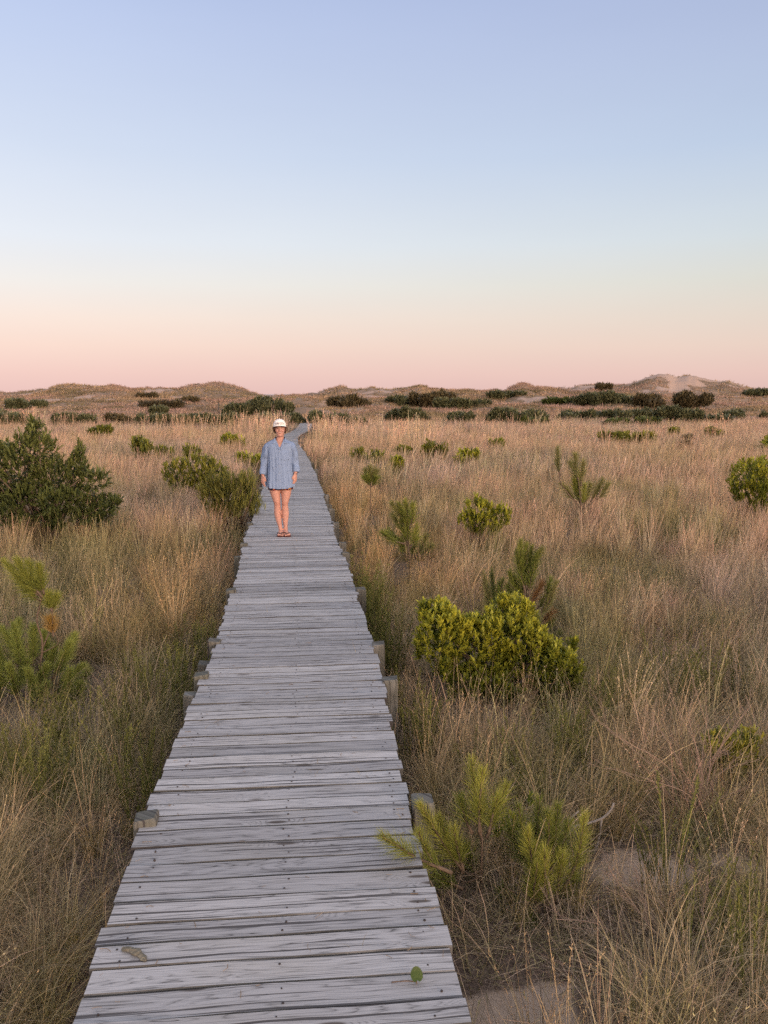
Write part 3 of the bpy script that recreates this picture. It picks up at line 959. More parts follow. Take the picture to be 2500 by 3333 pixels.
def grass_all():
    tall = clump_set('tall', 5, 100); arch = clump_set('arch', 4, 200); fine = clump_set('fine', 4, 300)
    mt = clump_set('midtall', 5, 400); ma = clump_set('midarch', 4, 500); fr = clump_set('far', 5, 600)
    pl = clump_set('plume', 3, 650)
    meshes = tall + arch + fine + mt + ma + fr + pl
    off = np.cumsum([0, len(tall), len(arch), len(fine), len(mt), len(ma), len(fr), len(pl)])
    XS = []; YS = []; IDX = []; SC = []
    for (y0, y1, dens, mg) in [(1.2, 5.5, 60, 2.2), (5.5, 11, 42, 2.2), (11, 20, 24, 2.5), (20, 36, 14, 3), (36, 66, 9, 4)]:
        x, y = field(y0, y1, dens, mg); n = len(x)
        hgt = fbm(x / 2.2, y / 2.2, 31)
        kind = rng.uniform(0, 1, n)
        if y1 <= 11:
            right = deck_dist(x, y) > 0
            ptall = np.where(y < 7.0, .12, .28) + .25 * (hgt - .5)
            idx = np.where(kind < ptall, off[0] + rng.integers(0, 5, n), np.where(kind < ptall + .46, off[1] + rng.integers(0, 4, n), off[2] + rng.integers(0, 4, n)))
            sc = rng.uniform(.50, .92, n) * (.74 + .40 * hgt)
        elif y1 <= 20:
            idx = np.where(kind < .55, off[3] + rng.integers(0, 5, n), np.where(kind < .85, off[4] + rng.integers(0, 4, n), off[0] + rng.integers(0, 5, n)))
            sc = rng.uniform(.60, .95, n) * (.8 + .4 * hgt)
        elif y1 <= 36:
            idx = np.where(kind < .45, off[3] + rng.integers(0, 5, n), np.where(kind < .55, off[4] + rng.integers(0, 4, n), off[5] + rng.integers(0, 5, n)))
            sc = rng.uniform(.58, .92, n) * (.8 + .4 * hgt)
        else:
            idx = off[5] + rng.integers(0, 5, n); sc = rng.uniform(.50, .80, n) * (.8 + .4 * hgt)
        dd = np.abs(deck_dist(x, y))
        gap = np.where(y < 6, .17, .06) + .10 * vnoise(x * 2, y * 2, 41)
        keep = dd > W / 2 * (1 - .36 * sstep(31, 40, y)) + gap * (y < 34)
        # shorter at the very edge of the planks
        sc = sc * np.where(y < 30, .62 + .38 * sstep(W / 2, W / 2 + .55, dd), 1.0)
        keep &= rng.uniform(0, 1, n) > sand_mask(x, y) * 1.9 * (y < 60)
        # thin, littered ground at the near right
        thin = np.maximum(ell(x, y, 1290, 2120, 330, 150, -.5), np.maximum(ell(x, y, 1380, 1890, 240, 70, -.5), ell(x, y, 1200, 2240, 330, 130, -.5))) * (deck_dist(x, y) > 0)
        keep &= rng.uniform(0, 1, n) > thin * .85
        keep &= ~(in_holes(x, y) & (rng.uniform(0, 1, n) < .88))
        XS.append(x[keep]); YS.append(y[keep]); IDX.append(idx[keep]); SC.append(sc[keep])
    # tall plumes standing over the middle distance, left and right of the far boardwalk
    for q, cnt in [((600, 925, 60, 16), 90), ((720, 940, 60, 18), 80), ((300, 905, 60, 10), 40), ((860, 950, 90, 20), 50), ((450, 930, 120, 14), 50), ((1100, 930, 150, 14), 25), ((1420, 960, 200, 16), 16), ((80, 915, 90, 10), 24)]:
        for _ in range(cnt):
            p = on_z((q[0] + random.gauss(0, q[2] * .6)) * S, (q[1] + abs(random.gauss(0, q[3] * .5)) + 8) * S, -.4)
            if abs(float(deck_dist(np.array(p[0]), np.array(p[1])))) < W / 2 + .3 or p[1] > 62: continue
            XS.append([p[0]]); YS.append([p[1]]); IDX.append([off[6] + random.randrange(3)]); SC.append([random.uniform(.6, 1.0)])
    x = np.concatenate(XS); y = np.concatenate(YS); idx = np.concatenate(IDX); sc = np.concatenate(SC); n = len(x)
    tint, gr = tints(x, y)
    isf = (idx >= off[5]) & (idx < off[6])
    rot = np.stack([rng.normal(0, .06, n), rng.normal(0, .06, n), rng.normal(0, .9, n)], 1)
    P = np.stack([x, y, H(x, y) - .02], 1)
    sc3 = np.stack([sc, sc, sc * rng.uniform(.88, 1.14, n)], 1)
    scatter("dry_grass", "tall tan and brown dry grass covering the field on both sides", meshes, P, rot, sc3, idx, tint)

    # green leafy weeds
    hb = clump_set('herb', 4, 700) + clump_set('herbfar', 3, 750)
    XS = []
    for q, cnt in [((330, 1450, 120, 60), 26), ((200, 1540, 140, 50), 20), ((830, 1370, 40, 70), 26), ((800, 1290, 20, 50), 30), ((900, 1560, 50, 70), 10), ((1500, 1440, 110, 35), 20), ((1250, 1560, 90, 50), 8), ((1130, 1620, 130, 60), 5), ((1440, 1800, 50, 30), 4), ((1580, 2000, 60, 90), 6), ((300, 1650, 50, 70), 10), ((1330, 1490, 60, 50), 14), ((420, 1400, 60, 60), 16), ((60, 1640, 80, 60), 16)]:
        for _ in range(cnt):
            p = on_z((q[0] + random.gauss(0, q[2] * .55)) * S, (q[1] + random.gauss(0, q[3] * .55)) * S, -.2)
            if abs(float(deck_dist(np.array(p[0]), np.array(p[1])))) < W / 2 + .1: continue
            XS.append(p)
    p = np.array(XS); n = len(p)
    idx = np.where(p[:, 1] < 9, rng.integers(0, 4, n), rng.integers(4, 7, n))
    tint = (C_GREEN * .5 + C_OLIVE * .35) * rng.normal(1, .18, (n, 1)) * np.array([[.85, .85, .7]])
    ok = ~in_holes(p[:, 0], p[:, 1]); p = p[ok]; idx = idx[ok]; tint = tint[ok]; n = len(p)
    rot = np.stack([rng.normal(0, .1, n), rng.normal(0, .1, n), rng.uniform(0, 6.3, n)], 1)
    s = rng.uniform(.75, 1.1, n)
    scatter("green_weeds", "upright green leafy weeds growing up through the dry grass", hb, np.c_[p[:, :2], H(p[:, 0], p[:, 1])], rot, np.stack([s, s, s], 1), idx, tint)

    # dead fallen blades on the bare ground
    lt = clump_set('litter', 5, 800)
    x, y = field(1.2, 7.5, 95, 1.5)
    k = clear_of_deck(x, y, .05) & (rng.uniform(0, 1, len(x)) > sand_mask(x, y) * 1.7)
    k &= (deck_dist(x, y) > 0) | (rng.uniform(0, 1, len(x)) < .35)
    x = x[k]; y = y[k]; n = len(x)
    tint = (C_GREY * .75 + C_BROWN * .35 + np.array((.03, .01, .01))) * rng.normal(1, .25, (n, 1))
    rot = np.stack([rng.normal(0, .1, n), rng.normal(0, .1, n), rng.uniform(0, 6.3, n)], 1)
    s = rng.uniform(.7, 1.2, n)
    scatter("grass_litter", "dead brown blades lying on the sand beside the planks", lt, np.stack([x, y, H(x, y) + .01], 1), rot, np.stack([s, s, s * .8], 1), np.asarray(rng.integers(0, 5, n)), tint)

    # rough grass on the dunes
    dn = clump_set('dune', 6, 900)
    x, y = field(60, 185, 3.6, 6); n0 = len(x)
    cov = fbm(x / 7.0, y / 7.0, 51, 3)
    k = (rng.uniform(0, 1, n0) < .35 + .9 * sstep(.35, .6, cov)) & (rng.uniform(0, 1, n0) > sand_mask(x, y) * 1.5) & (np.abs(x - np.interp(y, [58, 62, 75, 100, 130], [-5.6, -5.8, -8.4, -9.5, -14])) > .25 + .004 * y)
    x = x[k]; y = y[k]; n = len(x); cov = cov[k]
    b = fbm(x / 12., y / 9., 52, 3)[:, None]
    tint = C_PINK * .95 * (1 - sstep(.4, .6, b)) + C_STRAW * .9 * sstep(.4, .6, b)
    k = sstep(.52, .68, fbm(x / 5., y / 5., 53, 2))[:, None]; tint = tint * (1 - .6 * k) + np.array((.13, .12, .06)) * .6 * k
    tint = tint * rng.normal(1, .15, (n, 1))
    rot = np.stack([rng.normal(0, .08, n), rng.normal(0, .08, n), rng.normal(0, 1.2, n)], 1)
    s = rng.uniform(.6, 1.25, n) * np.where(y > 120, 1.1, 1.0)
    scatter("dune_grass", "rough pinkish dune grass clothing the far dunes", dn, np.stack([x, y, H(x, y) - .03], 1), rot, np.stack([s, s, s * .8], 1), np.asarray(rng.integers(0, 6, n)), tint)

# ------------------------------------------------------------------ shrubs
LEAF_V = np.array([(0, 0, 0), (-.30, .38, .05), (.30, .38, .05), (-.42, .72, .08), (.42, .72, .08), (0, 1, 0)], float)
LEAF_F = [np.array([(0, 2, 1), (3, 4, 5)]), np.array([(1, 2, 4, 3)])]
SPRAY_V = np.array([(-.25, 0, 0), (.25, 0, 0), (-.5, .5, .06), (.5, .5, .06), (0, 1, 0)], float)
SPRAY_F = [np.array([(0, 1, 3, 2)]), np.array([(2, 3, 4)])]
FOOT_SINK = 0.03


def lobes_world(lobes, y0):
    out = []
    for L in lobes:
        cx, cy, rx, ry = L[:4]; dy = L[4] if len(L) > 4 else 0.0
        y = y0 + dy
        c = at_y(cx * S, cy * S, y)
        k = S / FPX * y / math.cos(PITCH)
        rd = L[5] if len(L) > 5 else 0.5 * (rx + ry) * k
        out.append((c, np.array([rx * k, max(rd, 0.6 * rx * k), ry * k])))
    return out


def crown_tips(lobes, n, g, up=0.25, inner=0.22, zmin=None):
    """twig ends spread over (and a few inside) a crown made of uneven lobes"""
    area = np.array([np.prod(r) ** (2 / 3) for _, r in lobes]); cnt = np.maximum(3, (n * area / area.sum())).astype(int)
    P = []; A = []; Fr = []
    for (c, r), m in zip(lobes, cnt):
        d = norm(g.normal(0, 1, (m, 3)) + np.array([0, 0, up]))
        fr = np.where(g.uniform(0, 1, m) < inner, g.uniform(.4, .8, m), g.uniform(.80, 1.08, m))
        bump_ = 1 + 0.24 * (fbm(d[:, 0] * 3 + c[0] * 3, d[:, 2] * 3 + c[2] * 5 + d[:, 1] * 2.3, 61, 2) - .5) * 2
        p = c + d * r * (fr * bump_)[:, None]
        ok = np.ones(m, bool)
        for (c2, r2) in lobes:
            if c2 is c: continue
            ok &= (((p - c2) / r2) ** 2).sum(1) > 0.5
        if zmin is not None: ok &= p[:, 2] > zmin
        P.append(p[ok]); A.append(d[ok]); Fr.append(fr[ok])
    return np.concatenate(P), np.concatenate(A), np.concatenate(Fr)


def stems_to(mb, base, tips, g, r0, n, sides=5):
    for k in range(n):
        tpt = tips[g.integers(0, len(tips))]
        b = base + np.array([g.normal(0, r0 * 1.5), g.normal(0, r0 * 1.5), 0])
        mid = b + (tpt - b) * .5 + g.normal(0, .06, 3) * np.linalg.norm(tpt - b) + np.array([0, 0, .08]) * np.linalg.norm(tpt - b)
        P = curve([b, mid, tpt], 8)
        V, F = tube(P, np.linspace(r0, r0 * .18, 8), sides)
        mb.add(V, F)


def shrub(name, label, cat, lobes, y0, leaf, ntips, per, mat, seed, group=None, base=None, style='leaf', aspect=.34, upb=.7, tipcol=.5, stem_r=.012, nst=14, top_age=True, spreadk=.75, broken=False, hole=.7):
    g = np.random.default_rng(seed)
    if broken:
        nl = []
        for q in lobes:
            for _ in range(7 if y0 < 20 else 5):
                nl.append((q[0] + g.normal(0, q[2] * .44), q[1] + abs(g.normal(0, q[3] * .35)) - q[3] * .15, q[2] * g.uniform(.30, .66), q[3] * g.uniform(.45, .95), g.normal(0, q[2] * S / FPX * y0 * .4)))
        lobes = nl + ([(q[0], q[1] + q[3] * .1, q[2] * .78, q[3] * .72) + tuple(q[4:5]) for q in lobes] if y0 < 15 else [])
    if y0 > 9 and style == 'leaf':
        lobes = list(lobes) + [(q[0], q[1] + q[3] * .75, q[2] * .85, q[3] * .75) + tuple(q[4:5]) for q in lobes]
    lw = lobes_world(lobes, y0)
    ctr = np.mean([c for c, _ in lw], 0)
    big = max(lw, key=lambda q: np.prod(q[1]))
    bx, by = (base if base is not None else (big[0][0], big[0][1]))
    bz = float(H(bx, by))
    zt = max(c[2] + r[2] for c, r in lw)
    P, A, Fr = crown_tips(lw, ntips, g, zmin=bz + .04)
    root = empty(name, (bx, by, bz)); tag(root, label, cat, group)
    off = np.array([bx, by, bz])
    P = P - off
    ax = norm(A * (1 - upb) + np.array([0, 0, upb]) + g.normal(0, .18, A.shape))
    n = len(P)
    idx = np.repeat(np.arange(n), per)
    az = g.uniform(0, 2 * math.pi, n * per)
    a = ax[idx]
    e1 = norm(np.cross(a, np.array([0.31, 0.77, 0.55]))); e2 = np.cross(a, e1)
    rad_ = e1 * np.cos(az)[:, None] + e2 * np.sin(az)[:, None]
    op = g.uniform(.25, 1.0, n * per)
    D = norm(a + rad_ * (op * spreadk * 1.5)[:, None])
    T = P[idx] - a * (g.uniform(0, 1.0, n * per) * leaf * 1.2)[:, None]
    Ls = leaf * g.uniform(.6, 1.2, n * per) * (.75 + .25 * (1 - op))
    R = basis(D, g.uniform(-.6, .6, n * per) + np.pi * 0)
    tv, tf = (LEAF_V, LEAF_F) if style == 'leaf' else (SPRAY_V, SPRAY_F)
    V, F = stamp(tv, tf, R, T, np.stack([Ls * aspect, Ls, Ls], 1))
    tipr = g.uniform(0, 1, n)
    # young growth sits on the outer, upper twigs
    hgt = (P[:, 2] + bz - (zt - (zt - bz))) / max(zt - bz, .1)
    age = np.clip((Fr - .70) * 4.0, 0, 1) * np.clip(hgt * 1.45 - .22, .08, 1) * tipcol * (.55 + .7 * tipr) if top_age else np.clip(tipr * tipcol, 0, 1)
    k = len(tv)
    agel = np.clip(age[idx] * (1.15 - .7 * op) + g.normal(0, .06, n * per), 0, 1)
    rnd = np.clip(.5 * g.uniform(0, 1, n * per) + .5 * tipr[idx], 0, 1)
    mb = MB(); mb.add(V, F, rnd=np.repeat(rnd, k), age=np.repeat(agel, k))
    mb.build("foliage", mat, root)
    if nst:
        sm = MB(); stems_to(sm, np.array([0, 0, -.04]), P, g, stem_r, nst)
        sm.build("stem", M_bark, root, True)
    rr = max(np.linalg.norm((c - off)[:2]) + .6 * max(r[0], r[1]) for c, r in lw)
    HOLES.append((bx, by, min(max(q[1][0] for q in lw) * hole, .66 if y0 < 10 else .45 if y0 < 30 else 3.0)))
    return root


def pine(name, label, base_n, y0, shoots, needle, seed, mat=None, group=None, trunk=None, nw=.0017, dens=420, cat="pine sapling", lean=.55, hole=.42):
    """young pine; shoots = (x0,y0,x1,y1,depth offset,[age],[material]) in display pixels of the photo"""
    g = np.random.default_rng(seed)
    bx, by = base_n; bz = float(H(bx, by)); off = np.array([bx, by, bz])
    root = empty(name, tuple(off)); tag(root, label, cat, group)
    groups = {}
    wood = MB()
    tv = np.array([(-.5, 0, 0), (.5, 0, 0), (-.45, .5, .0), (.45, .5, .0), (-.1, 1, -.0), (.1, 1, -.0)], float)
    tf = [np.array([(0, 1, 3, 2), (2, 3, 5, 4)])]
    for sh in shoots:
        x0, yy0, x1, yy1, dz = sh[:5]; age = sh[5] if len(sh) > 5 else .4; m = sh[6] if len(sh) > 6 else (mat or M_pine)
        a = at_y(x0 * S, yy0 * S, y0 + dz * .7) - off; b = at_y(x1 * S, yy1 * S, y0 + dz) - off
        ln = np.linalg.norm(b - a)
        mid = (a + b) / 2 + np.array([0, 0, -.06 * ln]) + g.normal(0, .03, 3) * ln
        C = curve([a, mid, b], 14)
        V, F = tube(C, np.linspace(.0095, .0042, 14) * (needle / .10) ** .5, 5); wood.add(V, F)
        n = int(dens * (ln / .3 + .25))
        s = g.uniform(0.10, 1.0, n) ** .8
        i = np.minimum((s * 13).astype(int), 12); fr = s * 13 - i
        p = C[i] + (C[i + 1] - C[i]) * fr[:, None]
        t = norm(C[i + 1] - C[i])
        e1 = norm(np.cross(t, np.array([0.31, 0.77, 0.55]))); e2 = np.cross(t, e1)
        az = g.uniform(0, 6.283, n)
        rd = e1 * np.cos(az)[:, None] + e2 * np.sin(az)[:, None]
        sp = g.uniform(.35, 1.0, n) * (1.25 - .75 * s)
        D = norm(t + rd * (sp * lean * 1.7)[:, None] + np.array([0, 0, .10]) + g.normal(0, .08, (n, 3)))
        Ls = needle * g.uniform(.65, 1.1, n) * (1.1 - .5 * np.clip((s - .7) / .3, 0, 1))
        V, F = stamp(tv, tf, basis(D, g.uniform(0, 6.3, n)), p, np.stack([np.full(n, nw), Ls, Ls], 1))
        # needles droop a little at their ends
        V = V.reshape(n, 6, 3); V[:, 4:, 2] -= (Ls * .10)[:, None]; V[:, 2:4, 2] -= (Ls * .02)[:, None]; V = V.reshape(-1, 3)
        ag = np.clip(age * (.5 + .6 * s) + g.normal(0, .12, n), 0, 1)
        groups.setdefault(m.name, (m, MB()))[1].add(V, F, rnd=np.repeat(g.uniform(0, 1, n), 6), age=np.repeat(ag, 6))
        # bud
        V, F = ellipsoid((0, 0, 0), (needle * .035, needle * .035, needle * .14), 6, 5)
        wood.add(V + b, F)
    for tr in (trunk or []):
        pts = [at_y(q[0] * S, q[1] * S, y0 + (q[2] if len(q) > 2 else 0)) - off for q in tr[0]]
        if tr[2:] : pts = [np.array([0, 0, -.05])] + pts
        V, F = tube(curve(pts, 16), np.linspace(tr[1], tr[1] * .5, 16), 7); wood.add(V, F)
    for k, (m, mb) in groups.items():
        o = mb.build("needles", m, root)
        if m is M_pinedead: o['label'] = "dry rust coloured needles"
    wood.build("trunk", M_bark, root, True)
    HOLES.append((bx, by, hole))
    return root


def yd(dy, lift=0.0, dx=830):
    """distance of the ground seen at a display row"""
    return ground_hit(dx * S, dy * S, lift)[1]


def shrubs_all():
    MG = "wax myrtle bushes scattered in the grass"
    # the large wax myrtle right of the boardwalk
    shrub("wax_myrtle", "largest yellow green wax myrtle bush, beside the boardwalk on the right", "bush",
          [(960, 1370, 62, 62, -.05), (940, 1325, 36, 34, .1), (1030, 1400, 85, 75, .05), (1085, 1370, 85, 48, .05), (1110, 1325, 52, 36, .25), (1150, 1430, 75, 62, 0), (1200, 1462, 62, 68, -.1), (1228, 1500, 36, 46, -.15), (1130, 1385, 60, 50, .1), (1030, 1475, 70, 45, -.15), (1237, 1390, 14, 16, .1, .04), (915, 1310, 12, 18, .1), (965, 1318, 12, 14, 0), (1000, 1345, 14, 18, -.1), (1060, 1325, 13, 16, .1), (1090, 1300, 16, 16, .25), (1135, 1310, 12, 14, .2), (1165, 1365, 12, 16, .1), (1215, 1410, 14, 14, 0), (905, 1400, 14, 22, 0), (1250, 1470, 12, 16, -.1), (1248, 1520, 14, 16, -.2), (960, 1440, 24, 22, -.2), (1100, 1500, 30, 20, -.3), (1180, 1520, 30, 20, -.3)],
          6.25, .056, 3000, 14, M_myrtle, 11, MG, base=tuple(at_y(1085 * S, 1500 * S, 6.3)[:2]), stem_r=.014, nst=34, tipcol=1.0, aspect=.36, upb=.62, hole=2.0)
    shrub("wax_myrtle", "small bright wax myrtle with two humps, behind the tall pine sapling", "bush",
          [(1032, 1102, 28, 30), (1075, 1110, 27, 20), (1020, 1118, 24, 18), (1055, 1130, 34, 14)], 12.3, .095, 330, 12, M_myrtle, 12, MG, tipcol=.9, nst=12)
    shrub("wax_myrtle", "yellow topped myrtle bush above the sandy ground at the right border", "bush",
          [(1560, 1605, 42, 30), (1610, 1600, 34, 26), (1580, 1640, 55, 34), (1560, 1690, 46, 40, .1), (1625, 1680, 42, 50, .1)], 4.75, .055, 420, 13, M_myrtle_mid, 13, MG, aspect=.26, tipcol=1.0, upb=.8, nst=24, stem_r=.008)
    shrub("wax_myrtle", "dark rounded myrtle bush cut by the right border in the middle distance", "bush",
          [(1620, 1030, 40, 38), (1660, 1025, 45, 42, .3), (1600, 1052, 24, 18), (1650, 1062, 34, 24, -.2), (1585, 1035, 12, 10)], 14.6, .11, 520, 12, M_myrtle, 14, MG, tipcol=.75, nst=12)
    shrub("wax_myrtle", "broad dark myrtle bush left of the woman in the grass", "bush",
          [(385, 1015, 34, 26), (425, 1008, 46, 26), (460, 1015, 34, 22), (400, 1028, 40, 16)], 17.8, .13, 520, 11, M_myrtle_mid, 15, MG, tipcol=.7, nst=12)
    mids = [
        ("round olive myrtle behind the broad dark bush left of the woman", [(405, 972, 22, 13), (430, 980, 24, 9)], M_myrtle_mid, .6),
        ("leggy olive myrtle furthest left of the bushes by the woman", [(300, 948, 16, 9), (315, 962, 24, 17), (348, 974, 20, 11)], M_myrtle_mid, .55),
        ("compact bright myrtle alone in the pink grass left of the woman", [(498, 948, 18, 11), (510, 953, 12, 8)], M_myrtle, .7),
        ("low bright myrtle touching the woman's elbow on the left", [(552, 992, 22, 9), (520, 984, 14, 7)], M_myrtle, .8),
        ("flat topped myrtle closest to the far boardwalk on the right", [(775, 980, 20, 13), (808, 984, 24, 11)], M_myrtle_mid, .6),
        ("small yellow myrtle at the right foot of the flat topped one", [(860, 998, 16, 12)], M_myrtle, .85),
        ("small dull myrtle right behind the flat topped one", [(872, 972, 16, 8)], M_myrtle_mid, .4),
        ("spindly brownish myrtle between two bright ones in mid field", [(930, 965, 18, 11), (950, 970, 12, 10)], M_myrtle_mid, .4),
        ("round bright yellow green myrtle in the middle of the field", [(1003, 983, 26, 13), (1022, 976, 14, 8)], M_myrtle, 1.0),
        ("flat dark green myrtle standing alone in the middle of the field", [(1077, 957, 22, 7)], M_myrtle, .5),
        ("long olive myrtle in front of the dark thicket on the right", [(1310, 940, 14, 7), (1342, 942, 26, 10)], M_myrtle_mid, .6),
        ("shorter olive myrtle at the right end of the long one", [(1382, 943, 16, 8), (1402, 942, 12, 8)], M_myrtle_mid, .65),
        ("tiny green tuft of myrtle right of the long olive one", [(1456, 932, 10, 5)], M_myrtle, .5),
        ("little flat myrtle far right in the field", [(1532, 931, 13, 5), (1545, 936, 14, 4)], M_myrtle_mid, .5),
        ("bright rounded myrtle at the right border, further off than the dark one", [(1652, 955, 24, 15), (1670, 950, 20, 16)], M_myrtle, .8),
        ("low olive myrtle lying between the juniper and the hedge", [(205, 933, 16, 6), (235, 925, 24, 6)], M_myrtle_mid, .35),
        ("brownish low shrub alone right of mid field", [(1480, 962, 10, 6)], M_farbrown, .5),
        ("tiny brownish tuft near the tiny green one", [(1488, 947, 12, 4)], M_farbrown, .6),
    ]
    for k, (lab, lobes, mt, tc_) in enumerate(mids):
        bot = max(q[1] + q[3] for q in lobes)
        p = ground_hit(lobes[0][0] * S, bot * S, .38)
        shrub("wax_myrtle", lab, "bush", lobes, float(p[1]), .006 * p[1] + .04, 210, 9, mt, 30 + k, MG, tipcol=tc_ * 1.1, nst=5, stem_r=.02, broken=True)

    # feathery shrub at the deck edge, pale and fine
    shrub("groundsel_bush", "pale feathery groundsel bush leaning over the boardwalk edge by the woman's legs", "bush",
          [(458, 1068, 32, 26), (500, 1062, 40, 40), (530, 1050, 24, 30), (548, 1085, 20, 18), (490, 1092, 38, 16), (460, 1045, 14, 22)],
          13.4, .16, 560, 12, M_feather, 60, base=tuple(at_y(500 * S, 1100 * S, 13.5)[:2]), style='spray', aspect=.09, upb=.62, tipcol=.8, nst=40, stem_r=.012, spreadk=.42)

    # juniper, the big dark one at the left border
    shrub("juniper", "big dark green juniper with two pointed tops at the left border", "juniper",
          [(15, 1000, 70, 70, .3), (72, 965, 40, 50, .2), (74, 925, 15, 28, .2), (88, 955, 22, 20), (118, 1022, 62, 50), (168, 1000, 22, 40, .1), (172, 968, 10, 18, .1), (195, 1035, 40, 32), (140, 1075, 70, 40, -.2), (222, 1085, 38, 30), (250, 1082, 20, 18), (180, 1110, 56, 28, -.3), (60, 1080, 70, 55, -.1), (-45, 1050, 85, 95, .4), (120, 1130, 30, 20, -.4)],
          13.0, .085, 7500, 12, M_juniper, 70, style='spray', aspect=.26, upb=.42, tipcol=1.0, nst=60, stem_r=.03, spreadk=.62, broken=True, base=tuple(at_y(90 * S, 1140 * S, 13.2)[:2]))

    # young pines
    yb = 6.5
    pine("pine_sapling", "spindly pine sapling with a bare brown leader at the left border", tuple(at_y(70 * S, 1530 * S, yb)[:2]), yb,
         [(92, 1292, 12, 1215, .0, .5), (92, 1290, 38, 1212, -.05, .5), (94, 1288, 62, 1216, .05, .5), (96, 1285, 84, 1226, -.02, .5), (90, 1300, 48, 1262, .08, .35),
          (112, 1320, 104, 1288, 0, .6), (112, 1322, 120, 1292, .05, .6), (116, 1375, 108, 1340, 0, 1.0, M_pinedead),
          (60, 1440, 5, 1360, .05, .1, M_pinegreen), (50, 1450, 30, 1352, -.05, .1, M_pinegreen), (70, 1440, 72, 1356, .1, .2, M_pinegreen), (20, 1470, -20, 1380, 0, .1, M_pinegreen), (30, 1490, -10, 1430, -.2, .25, M_pinegreen), (20, 1500, 60, 1430, -.1, .2, M_pinegreen),
          (110, 1470, 150, 1390, 0, .35, M_pinegreen), (120, 1480, 178, 1440, -.05, .4, M_pinegreen), (110, 1490, 165, 1480, .1, .3, M_pinegreen), (90, 1480, 118, 1400, .12, .2, M_pinegreen), (60, 1500, 100, 1440, -.12, .3, M_pinegreen), (80, 1510, 130, 1510, -.1, .2, M_pinegreen), (130, 1440, 160, 1375, .15, .35, M_pinegreen), (10, 1440, -30, 1340, .1, .1, M_pinegreen), (150, 1500, 188, 1452, .1, .4, M_pinegreen), (40, 1520, 20, 1440, -.3, .3, M_pinegreen), (90, 1530, 60, 1450, -.3, .35, M_pinegreen), (130, 1530, 150, 1450, -.25, .35, M_pinegreen), (0, 1530, -10, 1450, -.3, .25, M_pinegreen), (60, 1540, 100, 1480, -.35, .3, M_pinegreen), (150, 1540, 175, 1480, -.2, .35, M_pinegreen), (20, 1420, 40, 1345, .25, .1, M_pinegreen), (100, 1440, 95, 1370, .25, .2, M_pinegreen)],
         .125, 80, trunk=[([(92, 1400), (80, 1340), (92, 1288)], .011, 1), ([(92, 1400), (112, 1350), (113, 1320)], .006), ([(92, 1410), (125, 1390), (120, 1365)], .005), ([(60, 1500), (60, 1440)], .009, 1), ([(90, 1510), (120, 1475)], .009, 1)], nw=.0024, dens=520, lean=.68, hole=.7)
    yb = 3.75
    pine("pine_sapling", "near pine sapling whose long branch reaches over the plank edge", tuple(on_z(1036 * S, 2030 * S, -.5)[:2]), yb,
         [(1040, 1815, 1018, 1645, .05, .75), (1035, 1800, 1042, 1668, -.03, .85), (1050, 1810, 1092, 1700, .05, .6), (1020, 1800, 995, 1730, .08, .4), (1055, 1800, 1075, 1725, -.06, .6),
          (1000, 1880, 910, 1740, -.12, .75), (1000, 1885, 950, 1770, -.03, .5), (1000, 1880, 980, 1795, -.12, .55), (975, 1885, 828, 1808, -.56, .45), (965, 1882, 905, 1800, -.40, .55), (1030, 1900, 1010, 1830, .1, .15), (1000, 1920, 940, 1890, -.08, .15), (1010, 1925, 960, 1915, .1, .1)],
         .115, 81, trunk=[([(1040, 1940), (1040, 1870), (1042, 1810)], .009, 1), ([(1042, 1890), (1010, 1905), (985, 1895)], .006), ([(1042, 1880), (1015, 1888), (1000, 1878)], .005)], nw=.0016, dens=330, lean=.68)
    yb = 3.62
    pine("pine_sapling", "near pine sapling with a cluster of upright candles, right of the overhanging one", tuple(on_z(1178 * S, 2052 * S, -.5)[:2]), yb,
         [(1142, 1960, 1140, 1795, -.05, .9), (1185, 1975, 1176, 1838, -.1, 1.0), (1215, 1925, 1262, 1765, .0, .8), (1165, 1970, 1160, 1870, -.12, .6), (1200, 1950, 1215, 1850, -.05, .7),
          (1160, 1900, 1120, 1745, .15, .2), (1170, 1890, 1165, 1730, .18, .2), (1190, 1890, 1205, 1745, .15, .3), (1200, 1900, 1228, 1780, .2, .3), (1150, 1880, 1100, 1790, .2, .15), (1180, 1880, 1185, 1760, .1, .35),
          (1140, 1980, 1085, 1925, .05, .1), (1150, 1990, 1100, 1980, .0, .1), (1180, 1995, 1150, 1985, -.1, .1), (1200, 1970, 1240, 1900, .1, .3)],
         .115, 82, trunk=[([(1178, 2000), (1178, 1950), (1175, 1900)], .010, 1), ([(1178, 1990), (1205, 1940), (1215, 1925)], .006), ([(1178, 1985), (1150, 1965), (1142, 1955)], .006), ([(1175, 1940), (1120, 1930), (1090, 1915)], .006)], nw=.0016, dens=330, lean=.68)
    yb = 7.7
